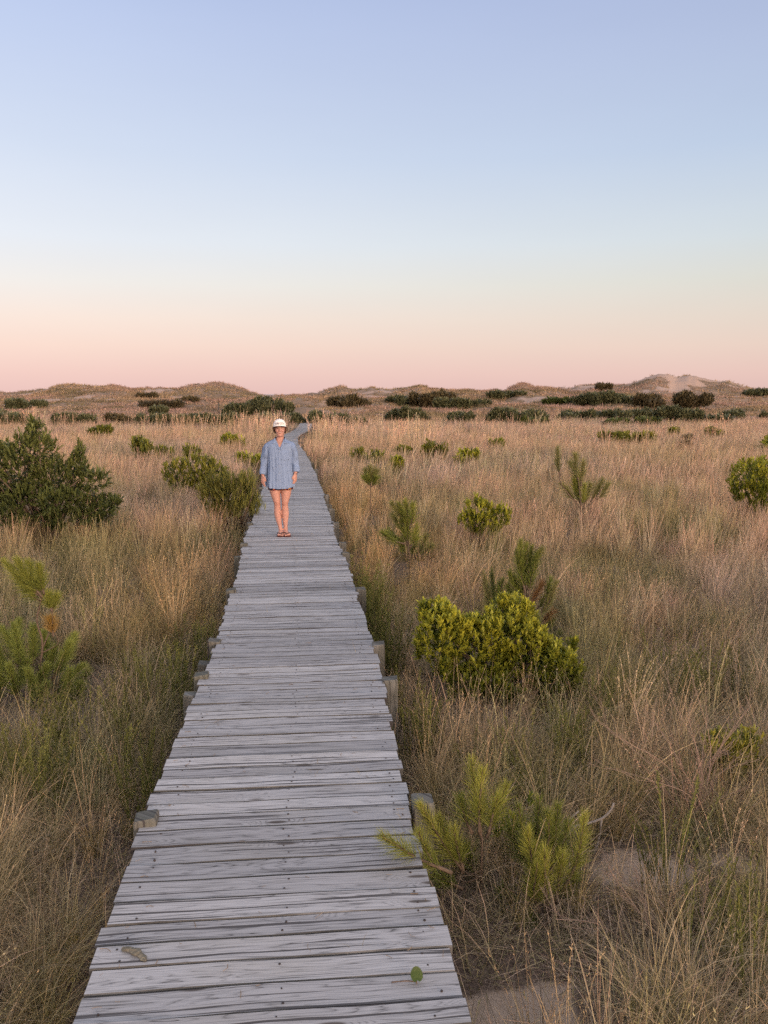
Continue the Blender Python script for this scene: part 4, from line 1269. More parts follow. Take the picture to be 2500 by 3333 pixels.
    pine("pine_sapling", "tall slender pine sapling standing behind the largest wax myrtle", tuple(at_y(1142 * S, 1420 * S, yb)[:2]), yb,
         [(1130, 1250, 1124, 1172, 0, .3), (1128, 1265, 1136, 1180, .05, .25), (1140, 1275, 1148, 1185, .06, .2), (1135, 1280, 1118, 1195, -.05, .2), (1142, 1290, 1160, 1200, -.04, .2), (1140, 1310, 1170, 1262, .1, .2, M_pinedead), (1140, 1305, 1110, 1250, .05, .2), (1125, 1320, 1102, 1240, 0, .2), (1115, 1330, 1098, 1270, .06, .25),
          (1160, 1335, 1200, 1262, 0, .3, M_pinepale), (1155, 1320, 1188, 1255, .1, .25), (1165, 1350, 1190, 1325, .1, .2, M_pinedead), (1140, 1380, 1130, 1320, .2, .35), (1160, 1390, 1190, 1345, .1, .25), (1150, 1395, 1160, 1330, -.1, .35), (1170, 1400, 1205, 1370, -.1, .2), (1140, 1240, 1168, 1190, 0, .2, M_pinepale), (1130, 1290, 1130, 1215, .1, .4)],
         .14, 83, trunk=[([(1142, 1380), (1140, 1300), (1130, 1250)], .014, 1), ([(1142, 1360), (1165, 1330), (1180, 1290)], .006)], nw=.0026, dens=260)
    pine("pine_sapling", "greyish pine sapling leaning at the left of the tall slender one", tuple(at_y(1072 * S, 1420 * S, 7.9)[:2]), 7.9,
         [(1075, 1325, 1045, 1240, 0, .15, M_pinepale), (1072, 1320, 1062, 1236, .1, .1), (1070, 1320, 1085, 1255, -.1, .15), (1065, 1330, 1052, 1270, .1, .1), (1078, 1330, 1078, 1262, .0, .2)],
         .13, 84, trunk=[([(1073, 1390), (1073, 1325)], .008, 1)], nw=.0026, dens=210)
    yb = 10.9
    pine("pine_sapling", "fuzzy tiered pine sapling in the grass right of the woman's legs", tuple(at_y(885 * S, 1240 * S, yb)[:2]), yb,
         [(880, 1140, 876, 1085, 0, .45), (872, 1140, 862, 1092, .1, .45), (885, 1142, 892, 1092, -.1, .45), (880, 1145, 868, 1100, .1, .4), (872, 1120, 848, 1090, .1, .3, M_pinepale), (880, 1180, 866, 1128, .1, .35), (885, 1185, 900, 1138, -.1, .5), (880, 1180, 880, 1130, 0, .5), (875, 1175, 828, 1152, 0, .2), (870, 1170, 842, 1150, .2, .2),
          (895, 1205, 920, 1160, 0, .3, M_pinepale), (890, 1205, 900, 1165, .2, .3), (880, 1205, 866, 1170, .1, .3), (905, 1205, 930, 1180, -.2, .2, M_pinepale), (870, 1150, 850, 1115, .2, .3, M_pinepale)],
         .17, 85, trunk=[([(885, 1215), (882, 1180), (880, 1130)], .014, 1)], nw=.0036, dens=210, lean=.6)
    yb = 14.3
    pine("pine_sapling", "pale wispy pine sapling out in the right hand grass", tuple(at_y(1255 * S, 1115 * S, yb)[:2]), yb,
         [(1250, 1040, 1243, 985, 0, .6, M_pinepale), (1250, 1050, 1232, 1000, .2, .5, M_pinepale), (1255, 1050, 1260, 1000, -.2, .5, M_pinepale), (1210, 1030, 1204, 972, .4, .2, M_pinepale), (1255, 1090, 1240, 1040, .1, .5), (1262, 1090, 1275, 1050, .1, .4, M_pinepale), (1275, 1085, 1300, 1040, .1, .3, M_pinepale), (1290, 1080, 1312, 1050, 0, .3, M_pinepale), (1245, 1085, 1218, 1050, .1, .4, M_pinepale), (1260, 1095, 1262, 1050, 0, .6), (1250, 1080, 1250, 1030, .1, .5)],
         .22, 86, trunk=[([(1255, 1100), (1250, 1040)], .02, 1), ([(1256, 1100), (1215, 1050), (1208, 1020)], .012), ([(1258, 1100), (1280, 1085), (1300, 1055)], .012)], nw=.0046, dens=150, lean=.6)
    pine("pine_sapling", "tiny round pine sapling beside the far straw coloured grass edge", tuple(at_y(800 * S, 1062 * S, 15.4)[:2]), 15.4,
         [(800, 1050, 799, 1010, 0, .4, M_pinepale), (796, 1048, 788, 1018, .1, .3, M_pinepale), (804, 1048, 812, 1018, 0, .3, M_pinepale), (800, 1052, 790, 1032, -.1, .3), (802, 1052, 812, 1034, -.1, .3)],
         .19, 87, trunk=[([(800, 1056), (800, 1030)], .012, 1)], nw=.006, dens=190, lean=.7)

    # leafy sprig between the two near pines
    shrub("myrtle_sprig", "slim sprig of pale green leaves rising behind the near pines", "sprig",
          [(1138, 1722, 10, 10), (1090, 1765, 10, 12), (1075, 1790, 12, 14), (1110, 1775, 12, 16)], 3.95, .05, 22, 7, M_myrtle, 90, tipcol=1.0, nst=10, stem_r=.004, aspect=.34)
    # dark leafy weeds at the lower right
    shrub("leafy_shrub", "dark green narrow leaved shrub at the lower right among dry twigs", "bush",
          [(1560, 2030, 50, 50), (1590, 2080, 40, 45), (1540, 1970, 30, 40), (1610, 1980, 40, 60, .1)], 3.55, .045, 190, 10, M_juniper, 91, tipcol=.7, nst=24, stem_r=.005, aspect=.22, upb=.8)

    # dark evergreen thickets where the field meets the dunes: lobes, material, label
    far = [
        ([(55, 872, 52, 9)], 0, "low dark shrub on the dune slope above the juniper"),
        ([(330, 873, 38, 7), (385, 873, 30, 7)], 1, "flat brownish thicket on the left slope under the rounded dune"),
        ([(349, 886, 22, 9)], 0, "small dark shrub just below the flat brownish thicket"),
        ([(326, 856, 22, 6)], 1, "small dark clump highest on the left slope"),
        ([(412, 864, 20, 4)], 1, "thin brown line of scrub under the rounded left dune"),
        ([(530, 882, 34, 16), (570, 876, 42, 19), (605, 884, 26, 13)], 0, "large dark evergreen bush on the slope above the woman's cap"),
        ([(20, 904, 44, 15), (-25, 902, 40, 16)], 0, "dark thicket behind the juniper at the left border"),
        ([(140, 902, 26, 14), (185, 908, 30, 11)], 0, "dark two humped thicket right of the juniper tip"),
        ([(246, 904, 26, 13), (275, 910, 16, 9)], 1, "brown leaved thicket at the left end of the hedge"),
        ([(310, 909, 30, 12), (355, 908, 34, 13)], 0, "left half of the low dark hedge, next to the brown thicket"),
        ([(405, 908, 34, 14), (450, 907, 32, 15), (500, 908, 30, 14)], 0, "right half of the low dark hedge, nearest the woman"),
        ([(570, 907, 26, 12), (620, 907, 30, 14)], 0, "clipped looking dark bush right behind the woman's cap"),
        ([(690, 906, 18, 16), (718, 907, 26, 15)], 0, "dark bush at the right side of the boardwalk's far end"),
        ([(770, 911, 24, 9)], 0, "low dark bush joined to the right of the far boardwalk end"),
        ([(745, 868, 38, 13), (785, 872, 26, 9)], 1, "brownish dark thicket on the slope over the far boardwalk"),
        ([(858, 866, 30, 9)], 0, "narrow dark thicket on the slope, right of the brownish one"),
        ([(915, 864, 32, 17), (955, 858, 34, 13)], 1, "tall olive thicket in the middle of the slope"),
        ([(1005, 870, 44, 10)], 0, "flat dark thicket right of the tall olive one"),
        ([(1100, 852, 40, 6)], 0, "thin dark scrub line under the centre right dune"),
        ([(845, 900, 22, 13), (880, 895, 36, 16), (905, 902, 20, 11)], 0, "rounded dark bush in mid field with grass in front"),
        ([(1000, 901, 30, 14)], 0, "single round dark bush alone at the field edge"),
        ([(1085, 898, 42, 17), (1140, 898, 46, 15)], 0, "wide dark thicket right of the single round bush"),
        ([(1228, 898, 36, 12), (1268, 898, 24, 12)], 0, "ragged dark thicket at the right end of the wide one"),
        ([(1158, 911, 32, 8)], 2, "low lighter green bush in front of the wide dark thicket"),
        ([(1205, 867, 48, 9)], 2, "long greyish green thicket at the foot of the right slope"),
        ([(1280, 864, 36, 11), (1325, 860, 50, 13)], 0, "long dark thicket under the tall right dune"),
        ([(1420, 866, 42, 17), (1475, 864, 44, 16)], 1, "big brownish thicket below the sandy dune top"),
        ([(1340, 895, 36, 10), (1390, 894, 40, 11)], 0, "dark thicket behind the pale green mound"),
        ([(1340, 911, 34, 8), (1390, 911, 34, 8)], 2, "smooth pale green mound of scrub in front of the right thickets"),
        ([(1440, 890, 26, 12), (1490, 898, 42, 14), (1545, 904, 34, 11)], 0, "long sloping dark thicket right of the pale green mound"),
        ([(1590, 897, 26, 11)], 0, "dark bush near the right border beside the sloping thicket"),
        ([(1662, 898, 14, 9)], 0, "dark bush cut by the right border at the field edge"),
        ([(1640, 850, 38, 8)], 0, "dark scrub on the skyline at the right border"),
        ([(1305, 835, 18, 4)], 1, "small brown scrub on the crest of the right dune"),
    ]
    for k, (lobes, mt, lab) in enumerate(far):
        bot = max(q[1] + q[3] for q in lobes)
        p = ground_hit(lobes[0][0] * S, (bot - 1) * S, .25)
        y = min(float(p[1]), 150)
        n = int(130 + 2.6 * sum(q[2] * q[3] for q in lobes) ** .9)
        shrub("thicket_bush", lab, "thicket", lobes, y, .0052 * y + .05, n, 9, (M_far, M_farbrown, M_juniper)[mt], 120 + k, "dark thickets along the dune foot", style='spray', aspect=.34, upb=.6, tipcol=.6, nst=6, stem_r=.05, spreadk=.7, broken=True)


def branchy(mb, P, r0, r1, g, depth=1, n=7, ln=.4, spread=.7, sides=5, up=.15):
    """a twig path with side twigs"""
    P = np.asarray(P)
    V, F = tube(P, np.linspace(r0, r1, len(P)), sides); mb.add(V, F)
    if depth <= 0: return
    tot = np.linalg.norm(np.diff(P, axis=0), axis=1).sum()
    for k in range(n):
        s = g.uniform(.2, .97) * (len(P) - 1); i = min(int(s), len(P) - 2)
        p = P[i] + (P[i + 1] - P[i]) * (s - i); t = norm(P[i + 1] - P[i])
        d = norm(t + g.normal(0, spread, 3) + np.array([0, 0, up])); l = tot * ln * g.uniform(.4, 1.1)
        e = p + d * l; m = p + d * l * .5 + g.normal(0, .06, 3) * l
        branchy(mb, curve([p, m, e], 7), (r0 + (r1 - r0) * s / len(P)) * .6, r1 * .6, g, depth - 1, max(2, int(n * .6)), ln, spread, 4, up)


def dead_wood():
    g = np.random.default_rng(5)
    # upright reddish bare bush
    y0 = 4.35; base = at_y(1510 * S, 1850 * S, y0); base[2] = H(base[0], base[1])
    root = empty("dead_shrub", tuple(base)); tag(root, "bare upright shrub of thin reddish twigs above the sand patch at right", "dead shrub")
    mb = MB()
    for (tx, ty, dy) in [(1415, 1560, .2), (1445, 1500, .1), (1478, 1520, -.1), (1500, 1480, .1), (1530, 1540, .2), (1600, 1560, 0), (1625, 1520, .1), (1350, 1600, -.1), (1320, 1660, .1), (1300, 1560, .3), (1570, 1620, -.2), (1620, 1700, -.1), (1460, 1640, -.2), (1390, 1680, -.2), (1640, 1640, .2), (1540, 1690, -.25)]:
        e = at_y(tx * S, ty * S, y0 + dy) - base
        m = e * .5 + np.array([-.05 * np.sign(e[0]), 0, .05]) + g.normal(0, .03, 3)
        branchy(mb, curve([np.array([g.normal(0, .03), g.normal(0, .03), -.03]), m, e], 12), .0034, .0014, g, 2, 7, .30, .30, 5, .2)
    mb.build("twigs", M_deadtwig, root)
    # sprawling bush along the lower border
    y0 = 3.35; base = at_y(1580 * S, 2135 * S, y0); base[2] = H(base[0], base[1])
    root = empty("dead_shrub", tuple(base)); tag(root, "sprawling dead shrub with long low branches across the lower right corner", "dead shrub")
    mb = MB()
    for pts, r in [([(1560, 2128, 0), (1450, 2128, -.05), (1350, 2140, -.1), (1250, 2160, -.15), (1150, 2176, -.2)], .008), ([(1560, 2125, 0), (1480, 2150, -.1), (1420, 2140, -.1), (1350, 2105, -.05), (1260, 2085, 0)], .006),
                   ([(1560, 2120, 0), (1480, 2070, 0), (1410, 1990, .05), (1370, 1880, .1)], .006), ([(1565, 2120, 0), (1500, 2040, .1), (1440, 1960, .15), (1300, 1880, .2)], .005), ([(1570, 2120, 0), (1600, 2080, 0), (1600, 2000, .05), (1595, 1970, .05)], .007),
                   ([(1560, 2130, 0), (1460, 2110, .1), (1350, 2050, .1), (1250, 1950, .15)], .005), ([(1560, 2130, 0), (1430, 2090, .0), (1300, 2000, -.05), (1200, 1985, -.1)], .004), ([(1580, 2140, 0), (1640, 2180, -.1), (1680, 2210, -.1)], .006), ([(1570, 2140, 0), (1530, 2190, -.2), (1500, 2230, -.25)], .005), ([(1560, 2135, 0), (1400, 2170, -.25), (1250, 2200, -.3)], .004), ([(1565, 2125, 0), (1440, 2040, -.1), (1330, 1900, -.05)], .004), ([(1565, 2125, 0), (1520, 2000, -.1), (1530, 1890, -.1)], .004)]:
        P = curve([at_y(q[0] * S, q[1] * S, y0 + q[2]) - base for q in pts], 18)
        P[:, 2] = np.maximum(P[:, 2], 0.008)
        branchy(mb, P, r, .0015, g, 2, 12, .24, .40, 5, .1)
    V = mb.V
    for a in V: a[:, 2] = np.maximum(a[:, 2], -.02)
    mb.build("twigs", M_deadtwig, root)
    # bare stems standing behind the big myrtle
    y0 = 6.9; base = at_y(1015 * S, 1420 * S, y0); base[2] = H(base[0], base[1])
    root = empty("dead_shrub", tuple(base)); tag(root, "few bare grey stems sticking out behind the largest wax myrtle", "dead shrub")
    mb = MB()
    for (tx, ty) in [(1000, 1250), (985, 1265), (1025, 1262), (1010, 1238), (970, 1290)]:
        e = at_y(tx * S, ty * S, y0 + g.normal(0, .05)) - base
        branchy(mb, curve([np.array([0, 0, -.03]), e * .5 + g.normal(0, .02, 3), e], 10), .0055, .0018, g, 1, 5, .28, .35, 5, .2)
    mb.build("twigs", M_deadtwig, root)
    # bleached curved branch
    y0 = 4.15; pts = [(1235, 1790), (1262, 1782), (1300, 1768), (1318, 1752), (1326, 1735)]
    base = at_y(1240 * S, 1900 * S, y0); base[2] = H(base[0], base[1])
    root = empty("dead_branch", tuple(base)); tag(root, "bleached curved dead branch sticking up behind the near pines", "branch")
    mb = MB()
    P = curve([np.array([0, 0, 0.0]), at_y(1225 * S, 1835 * S, y0) - base] + [at_y(a * S, b * S, y0) - base for a, b in pts], 18)
    V, F = tube(P, np.linspace(.008, .0055, 18), 7); mb.add(V, F)
    P = curve([at_y(1240 * S, 1790 * S, y0) - base, at_y(1228 * S, 1775 * S, y0) - base, at_y(1250 * S, 1752 * S, y0) - base], 8)
    V, F = tube(P, np.linspace(.008, .004, 8), 6); mb.add(V, F)
    P = curve([at_y(1300 * S, 1768 * S, y0) - base, at_y(1292 * S, 1820 * S, y0) - base, at_y(1270 * S, 1880 * S, y0 - .05) - base], 8)
    V, F = tube(P, np.linspace(.006, .003, 8), 6); mb.add(V, F)
    mb.build("wood", M_drift, root, True)


def small_things():
    g = np.random.default_rng(9)
    # curl of bark lying on the planks
    c = on_z(290 * S, 2066 * S, 0.0)
    mb = MB(); n = 12; V = []
    for k in range(n):
        u = k / (n - 1); x = (u - .5) * .115; w_ = .013 * math.sin(math.pi * (0.12 + .8 * u)) + .002 + .004 * math.sin(u * 17)
        for q in range(6):
            a = (q / 5 - .5)
            V.append((x, a * w_ * 2 + .012 * math.sin(u * 3), .016 - abs(a) * .022 * (1 - u * .3) + g.normal(0, .0012) + .006 * math.sin(u * 5)))
    V = np.array(V); i = np.arange(n - 1)[:, None] * 6; j = np.arange(5)[None]
    F = np.stack([i + j, i + 6 + j, i + 7 + j, i + 1 + j], -1).reshape(-1, 4)
    lo = V.copy(); lo[:, 2] = np.maximum(lo[:, 2] - .005, .0)
    mb.add(V, F); mb.add(lo, F[:, ::-1])
    o = mb.build("bark_flake", plain("pale_bark", (0.17, 0.155, 0.12), .95, .7, 90, .1, .9))
    o.location = (c[0], c[1], .004); o.rotation_euler = (0, 0, rad(-32)); o.scale = (1.05, 1, .7)
    tag(o, "curled pale flake of bark lying on the planks near the left edge", "bark")
    # round green leaf growing through a gap
    mleaf = leaf_mat("round_leaf", (0.02, 0.04, 0.008), (0.04, 0.07, 0.012), (0.075, 0.11, 0.02), .15)

    def round_leaf(mb, c, r, nrm, roll, seed):
        th = np.arange(18) * 2 * math.pi / 18
        rr = r * (1 - .32 * np.exp(-((th - math.pi) / .25) ** 2)) * np.where(np.cos(th) > .9, 1.05, 1.0)
        V = [(0, 0, 0)] + [(a * .5 * math.cos(t), a * .5 * math.sin(t), -.01 * r) for a, t in zip(rr, th)] + [(a * math.cos(t), a * .86 * math.sin(t), .10 * r * math.cos(2 * t)) for a, t in zip(rr, th)]
        V = np.array(V); n_ = Vector(nrm).normalized(); R = n_.to_track_quat('Z', 'Y').to_matrix() @ Matrix.Rotation(roll, 3, 'Z')
        V = V @ np.array(R).T + c
        j = np.arange(18); j2 = (j + 1) % 18
        mb.add(V, [np.stack([np.zeros(18, int), 1 + j, 1 + j2], -1), np.stack([1 + j, 19 + j, 19 + j2, 1 + j2], -1)], rnd=np.full(len(V), .7), age=np.full(len(V), .4))
    for px, py, z, r, lab, st in [(900, 2124, 0.0, .024, "round green leaf on a dark stem growing up between two planks", (-.10, .0)), (1443, 2177, -.5, .030, "round yellow green leaf on the ground below the sprawling dead shrub", (.0, .02))]:
        c = on_z(px * S, py * S, z)
        root = empty("leaf_shoot", tuple(c)); tag(root, lab, "leaf")
        mb = MB(); round_leaf(mb, np.array([0, 0, .032 if z == 0 else .06]), r, (0.1, -.75, .66), 1.6, 1)
        round_leaf(mb, np.array([.012, .012, .022 if z == 0 else .04]), r * .6, (.6, -.3, .7), 2.2, 2)
        mb.build("leaf_blade", mleaf, root)
        sm = MB()
        V, F = tube(curve([np.array([0, .0, -.03]), np.array([0.0, .002, .01]), np.array([0, .004, .03 if z == 0 else .058])], 7), .0016, 5); sm.add(V, F)
        if z == 0:
            V, F = tube(curve([np.array([.0, .002, .004]), np.array([-.035, .004, .006]), np.array([-.085, .0, .004])], 8), .0022, 5); sm.add(V, F)
        sm.build("leaf_stem", M_bark, root, True)
    # single blades that found their way up between the planks
    mb = MB(); gg = np.random.default_rng(77)
    for k in range(26):
        sy = gg.uniform(2.6, 13); ss = float(path_s_at_y(sy)); c = path_at(ss); t = path_tan(ss); n = np.array([t[1], -t[0]])
        p = c + n * gg.uniform(-.58, .58)
        one = MB(); blades(one, int(gg.integers(1, 4)), (.05, .16), .0022, .5, .9, .02, 5, gg, .2)
        for V_, F_ in zip(one.V, one.F): mb.add(V_ + np.array([p[0], p[1], -.01]), F_)
    tag(mb.build("grass_wisp", plain("wisp_blade", (.24, .20, .11), .9, .3)), "thin stray blades poking up between the deck planks", "grass", None, 'stuff')
    # needles and crumbs of dead grass blown onto the boards
    mb = MB()
    for k in range(150):
        sy = 2.4 + 9 * gg.uniform(0, 1) ** 1.5; ss = float(path_s_at_y(sy)); c = path_at(ss); t = path_tan(ss); n = np.array([t[1], -t[0]])
        off = gg.uniform(-.6, .6); off = off if gg.uniform() < .5 else np.sign(off) * (.6 - .12 * gg.uniform() ** 2)
        p = c + n * off; l = gg.uniform(.008, .045); a = gg.uniform(0, 6.3)
        d_ = np.array([math.cos(a), math.sin(a), 0]) * l / 2; q = np.array([p[0], p[1], .0062])
        V_, F_ = tube(curve([q - d_, q + np.array([-d_[1], d_[0], 0]) * gg.normal(0, .25), q + d_], 5), gg.uniform(.0007, .0016), 4); mb.add(V_, F_)
    tag(mb.build("grass_crumbs", plain("dry_crumbs", (.20, .15, .10), .9, .5)), "bits of dry grass and needles blown onto the planks", "debris", None, 'stuff')
    # little stake on the far slope
    p = ground_hit(712, 1344)
    V, F = tube([(0, 0, -.2), (0, 0, .5), (.02, 0, 1.15)], [.07, .07, .065], 6); mb = MB(); mb.add(V, F, wc=V * np.array([1, .3, 1]))
    o = mb.build("wooden_stake", M_post); o.location = tuple(p)
    tag(o, "short pale stake on the slope left of the large dark bush", "stake")

# ------------------------------------------------------------------ the woman on the boardwalk
def build_person():
    g = np.random.default_rng(3)
    K = 1112.0
    X = lambda px: (px - 660) / K
    Z = lambda py: (2035 - py) / K
    foot = on_z(917, 1742, 0.0)
    root = empty("person", (foot[0], foot[1], 0.0), math.atan2(-foot[0], foot[1]))
    tag(root, "smiling woman in white cap, loose blue shirt and flip flops standing on the boardwalk", "person")

    M_skin, t = new_mat("skin")
    pos = t.n('ShaderNodeTexCoord').outputs['Object']
    nz = t.noise(pos, 30, 3)
    c = t.mix(nz, (0.44, 0.222, 0.172), (0.53, 0.29, 0.23))
    sx, sy, sz = t.sep(pos)
    # knees and feet are ruddier
    c = t.mix(t.maprange(t.math('ABSOLUTE', t.math('SUBTRACT', sz, 0.46)), 0.0, 0.05, 0.45, 0.0, True), c, (0.33, 0.13, 0.085))
    pb = t.n('ShaderNodeBsdfPrincipled'); t.link(c, pb.inputs['Base Color']); pb.inputs['Roughness'].default_value = .5
    pb.inputs['Subsurface Weight'].default_value = .0; pb.inputs['Subsurface Radius'].default_value = (.012, .005, .003)
    pb.inputs['Specular IOR Level'].default_value = .3
    finish(t, pb.outputs[0])
    M_hair = plain("brown_hair", (0.085, 0.04, 0.022), .55, .4, 160)
    M_lip = plain("lips", (0.36, 0.11, 0.095), .45, .1)
    M_dark = plain("dark_eye", (0.035, 0.02, 0.015), .4, .1)
    M_white = plain("teeth_white", (0.70, 0.64, 0.58), .35, .05)
    M_capm = plain("white_cap_cloth", (0.80, 0.75, 0.72), .9, .05, 200, .1, .1)
    M_under = plain("cap_underside", (0.10, 0.035, 0.04), .9, .1)
    M_black = plain("black_print", (0.04, 0.035, 0.045), .8, .1)
    M_sole = plain("dark_red_rubber", (0.085, 0.025, 0.02), .7, .2)
    M_strap = plain("dark_strap", (0.04, 0.03, 0.026), .6, .2)
    M_gold = plain("gold_chain", (0.45, 0.28, 0.12), .35, .1, 40, .6)
    # chambray cloth
    M_shirt, t = new_mat("blue_chambray")
    pos = t.n('ShaderNodeTexCoord').outputs['Object']
    weave = t.noise(pos, 420, 2); soft = t.noise(pos, 9, 4, .6)
    c = t.mix(t.math('ADD', t.math('MULTIPLY', weave, .5), t.math('MULTIPLY', soft, .5)), (0.155, 0.215, 0.345), (0.255, 0.335, 0.495))
    wr = t.noise(t.comb(*[t.math('MULTIPLY', a, b) for a, b in zip(t.sep(pos), (14, 14, 3.2))]), 1.0, 3, .55, .6)
    finish(t, principled(t, c, .9, bump(t, wr, .9, .035), .1))
    M_shorts, t = new_mat("patterned_shorts")
    pos = t.n('ShaderNodeTexCoord').outputs['Object']
    vo = t.n('ShaderNodeTexVoronoi'); t.link(pos, vo.inputs['Vector']); vo.inputs['Scale'].default_value = 26
    c = t.ramp(t.noise(pos, 22, 1), [(0.40, (0.02, 0.01, 0.02)), (0.48, (0.22, 0.02, 0.03)), (0.57, (0.65, 0.33, 0.03)), (0.63, (0.05, 0.02, 0.03))], 'CONSTANT')
    finish(t, principled(t, c, .8))

    # --- body: one continuous skin
    mb = MB()
    def limb(P, R, n=20, m=24):
        P = np.array(P, float); R = np.array([(r, r) if np.isscalar(r) else r for r in R], float)
        C = curve(P, m); RR = curve(np.c_[R, np.zeros(len(R))], m)[:, :2]
        V, F = tube(C, RR, n); mb.add(V, F)
    limb([(X(655), .01, .70), (X(655), .01, .82), (X(655), .005, .95), (X(655), .0, 1.08), (X(655), 0, 1.20), (X(656), .005, 1.285), (X(657), .012, 1.335), (X(657), .012, 1.372)],
         [(.15, .095), (.165, .11), (.145, .10), (.125, .09), (.145, .10), (.150, .092), (.10, .066), (.058, .054)], 28, 30)
    limb([(X(660), .014, 1.33), (X(664), .006, 1.39), (X(666), .0, 1.43), (X(664), 0.002, 1.47)], [(.066, .062), (.051, .053), (.050, .054), (.05, .055)], 20, 14)
    # head: stacked outlines (z, half width, front y, back y)
    hx = X(662)
    prof = [(1.402, .020, -.078, -.040), (1.410, .034, -.086, -.02), (1.425, .045, -.0905, .015), (1.445, .054, -.092, .045), (1.470, .0615, -.093, .068), (1.495, .066, -.092, .082),
            (1.52, .068, -.089, .09), (1.55, .070, -.0885, .094), (1.58, .069, -.080, .092), (1.605, .060, -.062, .078), (1.625, .044, -.036, .052), (1.635, .02, -.012, .022)]
    n = 30; V = []
    for z, wd, yf, yb in prof:
        for k in range(n):
            a = 2 * math.pi * k / n
            cx, cy = math.cos(a), math.sin(a)
            ex = np.sign(cx) * abs(cx) ** .85
            V.append((hx + wd * ex, (yf + yb) / 2 + (yb - yf) / 2 * np.sign(cy) * abs(cy) ** .9, z))
    i = np.arange(len(prof) - 1)[:, None] * n; j = np.arange(n)[None]; j2 = (j + 1) % n
    mb.add(np.array(V), [np.stack([i + j, i + j2, i + n + j2, i + n + j], -1).reshape(-1, 4), np.arange(n)[::-1][None], (np.arange(n) + (len(prof) - 1) * n)[None]])
    V, F = tube([(hx, -.089, 1.535), (hx, -.098, 1.512), (hx, -.112, 1.492), (hx, -.100, 1.482)], [(.010, .010), (.012, .012), (.016, .013), (.012, .008)], 12); mb.add(V, F)     # nose
    for s in (-1, 1):
        mb.add(*ellipsoid((hx + s * .071, .005, 1.505), (.011, .022, .034)))
        mb.add(*ellipsoid((hx + s * .036, -.080, 1.489), (.022, .016, .019)))       # cheeks of a smile
        mb.add(*ellipsoid((hx + s * .030, -.081, 1.541), (.022, .012, .008)))       # brow
        mb.add(*ellipsoid((hx + s * .012, -.099, 1.487), (.008, .010, .007)))
    mb.add(*ellipsoid((hx, -.088, 1.419), (.022, .014, .014)))                      # chin
    mb.add(*ellipsoid((hx, -.091, 1.453), (.022, .009, .006))); mb.add(*ellipsoid((hx, -.092, 1.463), (.024, .008, .005)))
    # legs
    L = [(X(575), .01, .80), (X(569), .0, .68), (X(575), -.005, .60), (X(590), -.008, .52), (X(600), -.012, .455), (X(602), -.004, .40), (X(604), .012, .32), (X(615), .014, .23), (X(634), .014, .14), (X(645), .014, .085), (X(645), .016, .04)]
    Rr = [(.084, .095), (.079, .088), (.070, .079), (.056, .062), (.0455, .050), (.046, .048), (.051, .055), (.043, .046), (.030, .034), (.0285, .034), (.032, .042)]
    limb(L, Rr, 22, 44)
    Rg = [(X(745), .01, .80), (X(742), .0, .68), (X(738), -.005, .60), (X(728), -.008, .52), (X(720), -.012, .455), (X(720), -.004, .40), (X(722), .012, .32), (X(722), .014, .23), (X(724), .014, .14), (X(726), .014, .085), (X(727), .016, .04)]
    limb(Rg, Rr, 22, 44)
    for s, kx, ax, tx in ((-1, 600, 645, 640), (1, 720, 726, 750)):
        mb.add(*ellipsoid((X(kx), -.042, .462), (.026, .022, .032)))                # kneecap
        fx, tx_ = X(ax), X(tx)
        limb([(fx, .062, .036), (fx, .03, .045), (fx, -.02, .048), ((fx + tx_) / 2, -.07, .038), (tx_, -.115, .030), (tx_, -.145, .026)],
             [(.018, .018), (.032, .026), (.034, .030), (.040, .024), (.046, .016), (.040, .012)], 18, 20)
        for q in range(5):                                                          # toes
            big = q if s < 0 else q
            off = (-.034 + q * .0165) * (1 if s > 0 else -1)
            r = (.0115, .0085, .008, .0075, .007)[q]; fwd = (.172, .170, .163, .154, .143)[q]
            V, F = tube([(tx_ + off * .9, -.12, .026), (tx_ + off, -fwd + .012, .026), (tx_ + off, -fwd, .023)], [r * 1.05, r, r * .7], 10); mb.add(V, F)
        mb.add(*ellipsoid((fx - s * .030, .016, .082), (.010, .014, .014)))
    # arms and hands
    for s, sh, el, wr_, tip, low in ((-1, (X(478), .01, 1.275), (X(425), .035, 1.09), (X(384), -.03, .862), (X(380), -.055, .678), 0), (1, (X(834), .01, 1.275), (X(880), .035, 1.10), (X(893), -.03, .880), (X(874), -.055, .690), 0)):
        sh, el, wr_, tip = map(np.array, (sh, el, wr_, tip))
        limb([sh + (0, 0, .02), sh * .6 + el * .4, el, el * .5 + wr_ * .5, wr_], [.047, .042, .036, .033, (.025, .019)], 16, 26)
        d = norm(tip - wr_)                                                          # hand axis
        wid_ = norm(np.array([-s * .62, -.78, 0.0])); wid_ = norm(wid_ - d * (wid_ @ d))     # from little finger side to thumb side
        nrm = np.cross(d, wid_); nrm = nrm * np.sign(nrm @ np.array([-s, 0, 0]) + 1e-9)      # palm faces the thigh
        V, F = tube([wr_ - d * .012, wr_ + d * .02, wr_ + d * .055, wr_ + d * .088, wr_ + d * .097], np.array([(.024, .017), (.030, .015), (.039, .014), (.038, .012), (.034, .009)]), 16, ref=wid_); mb.add(V, F)
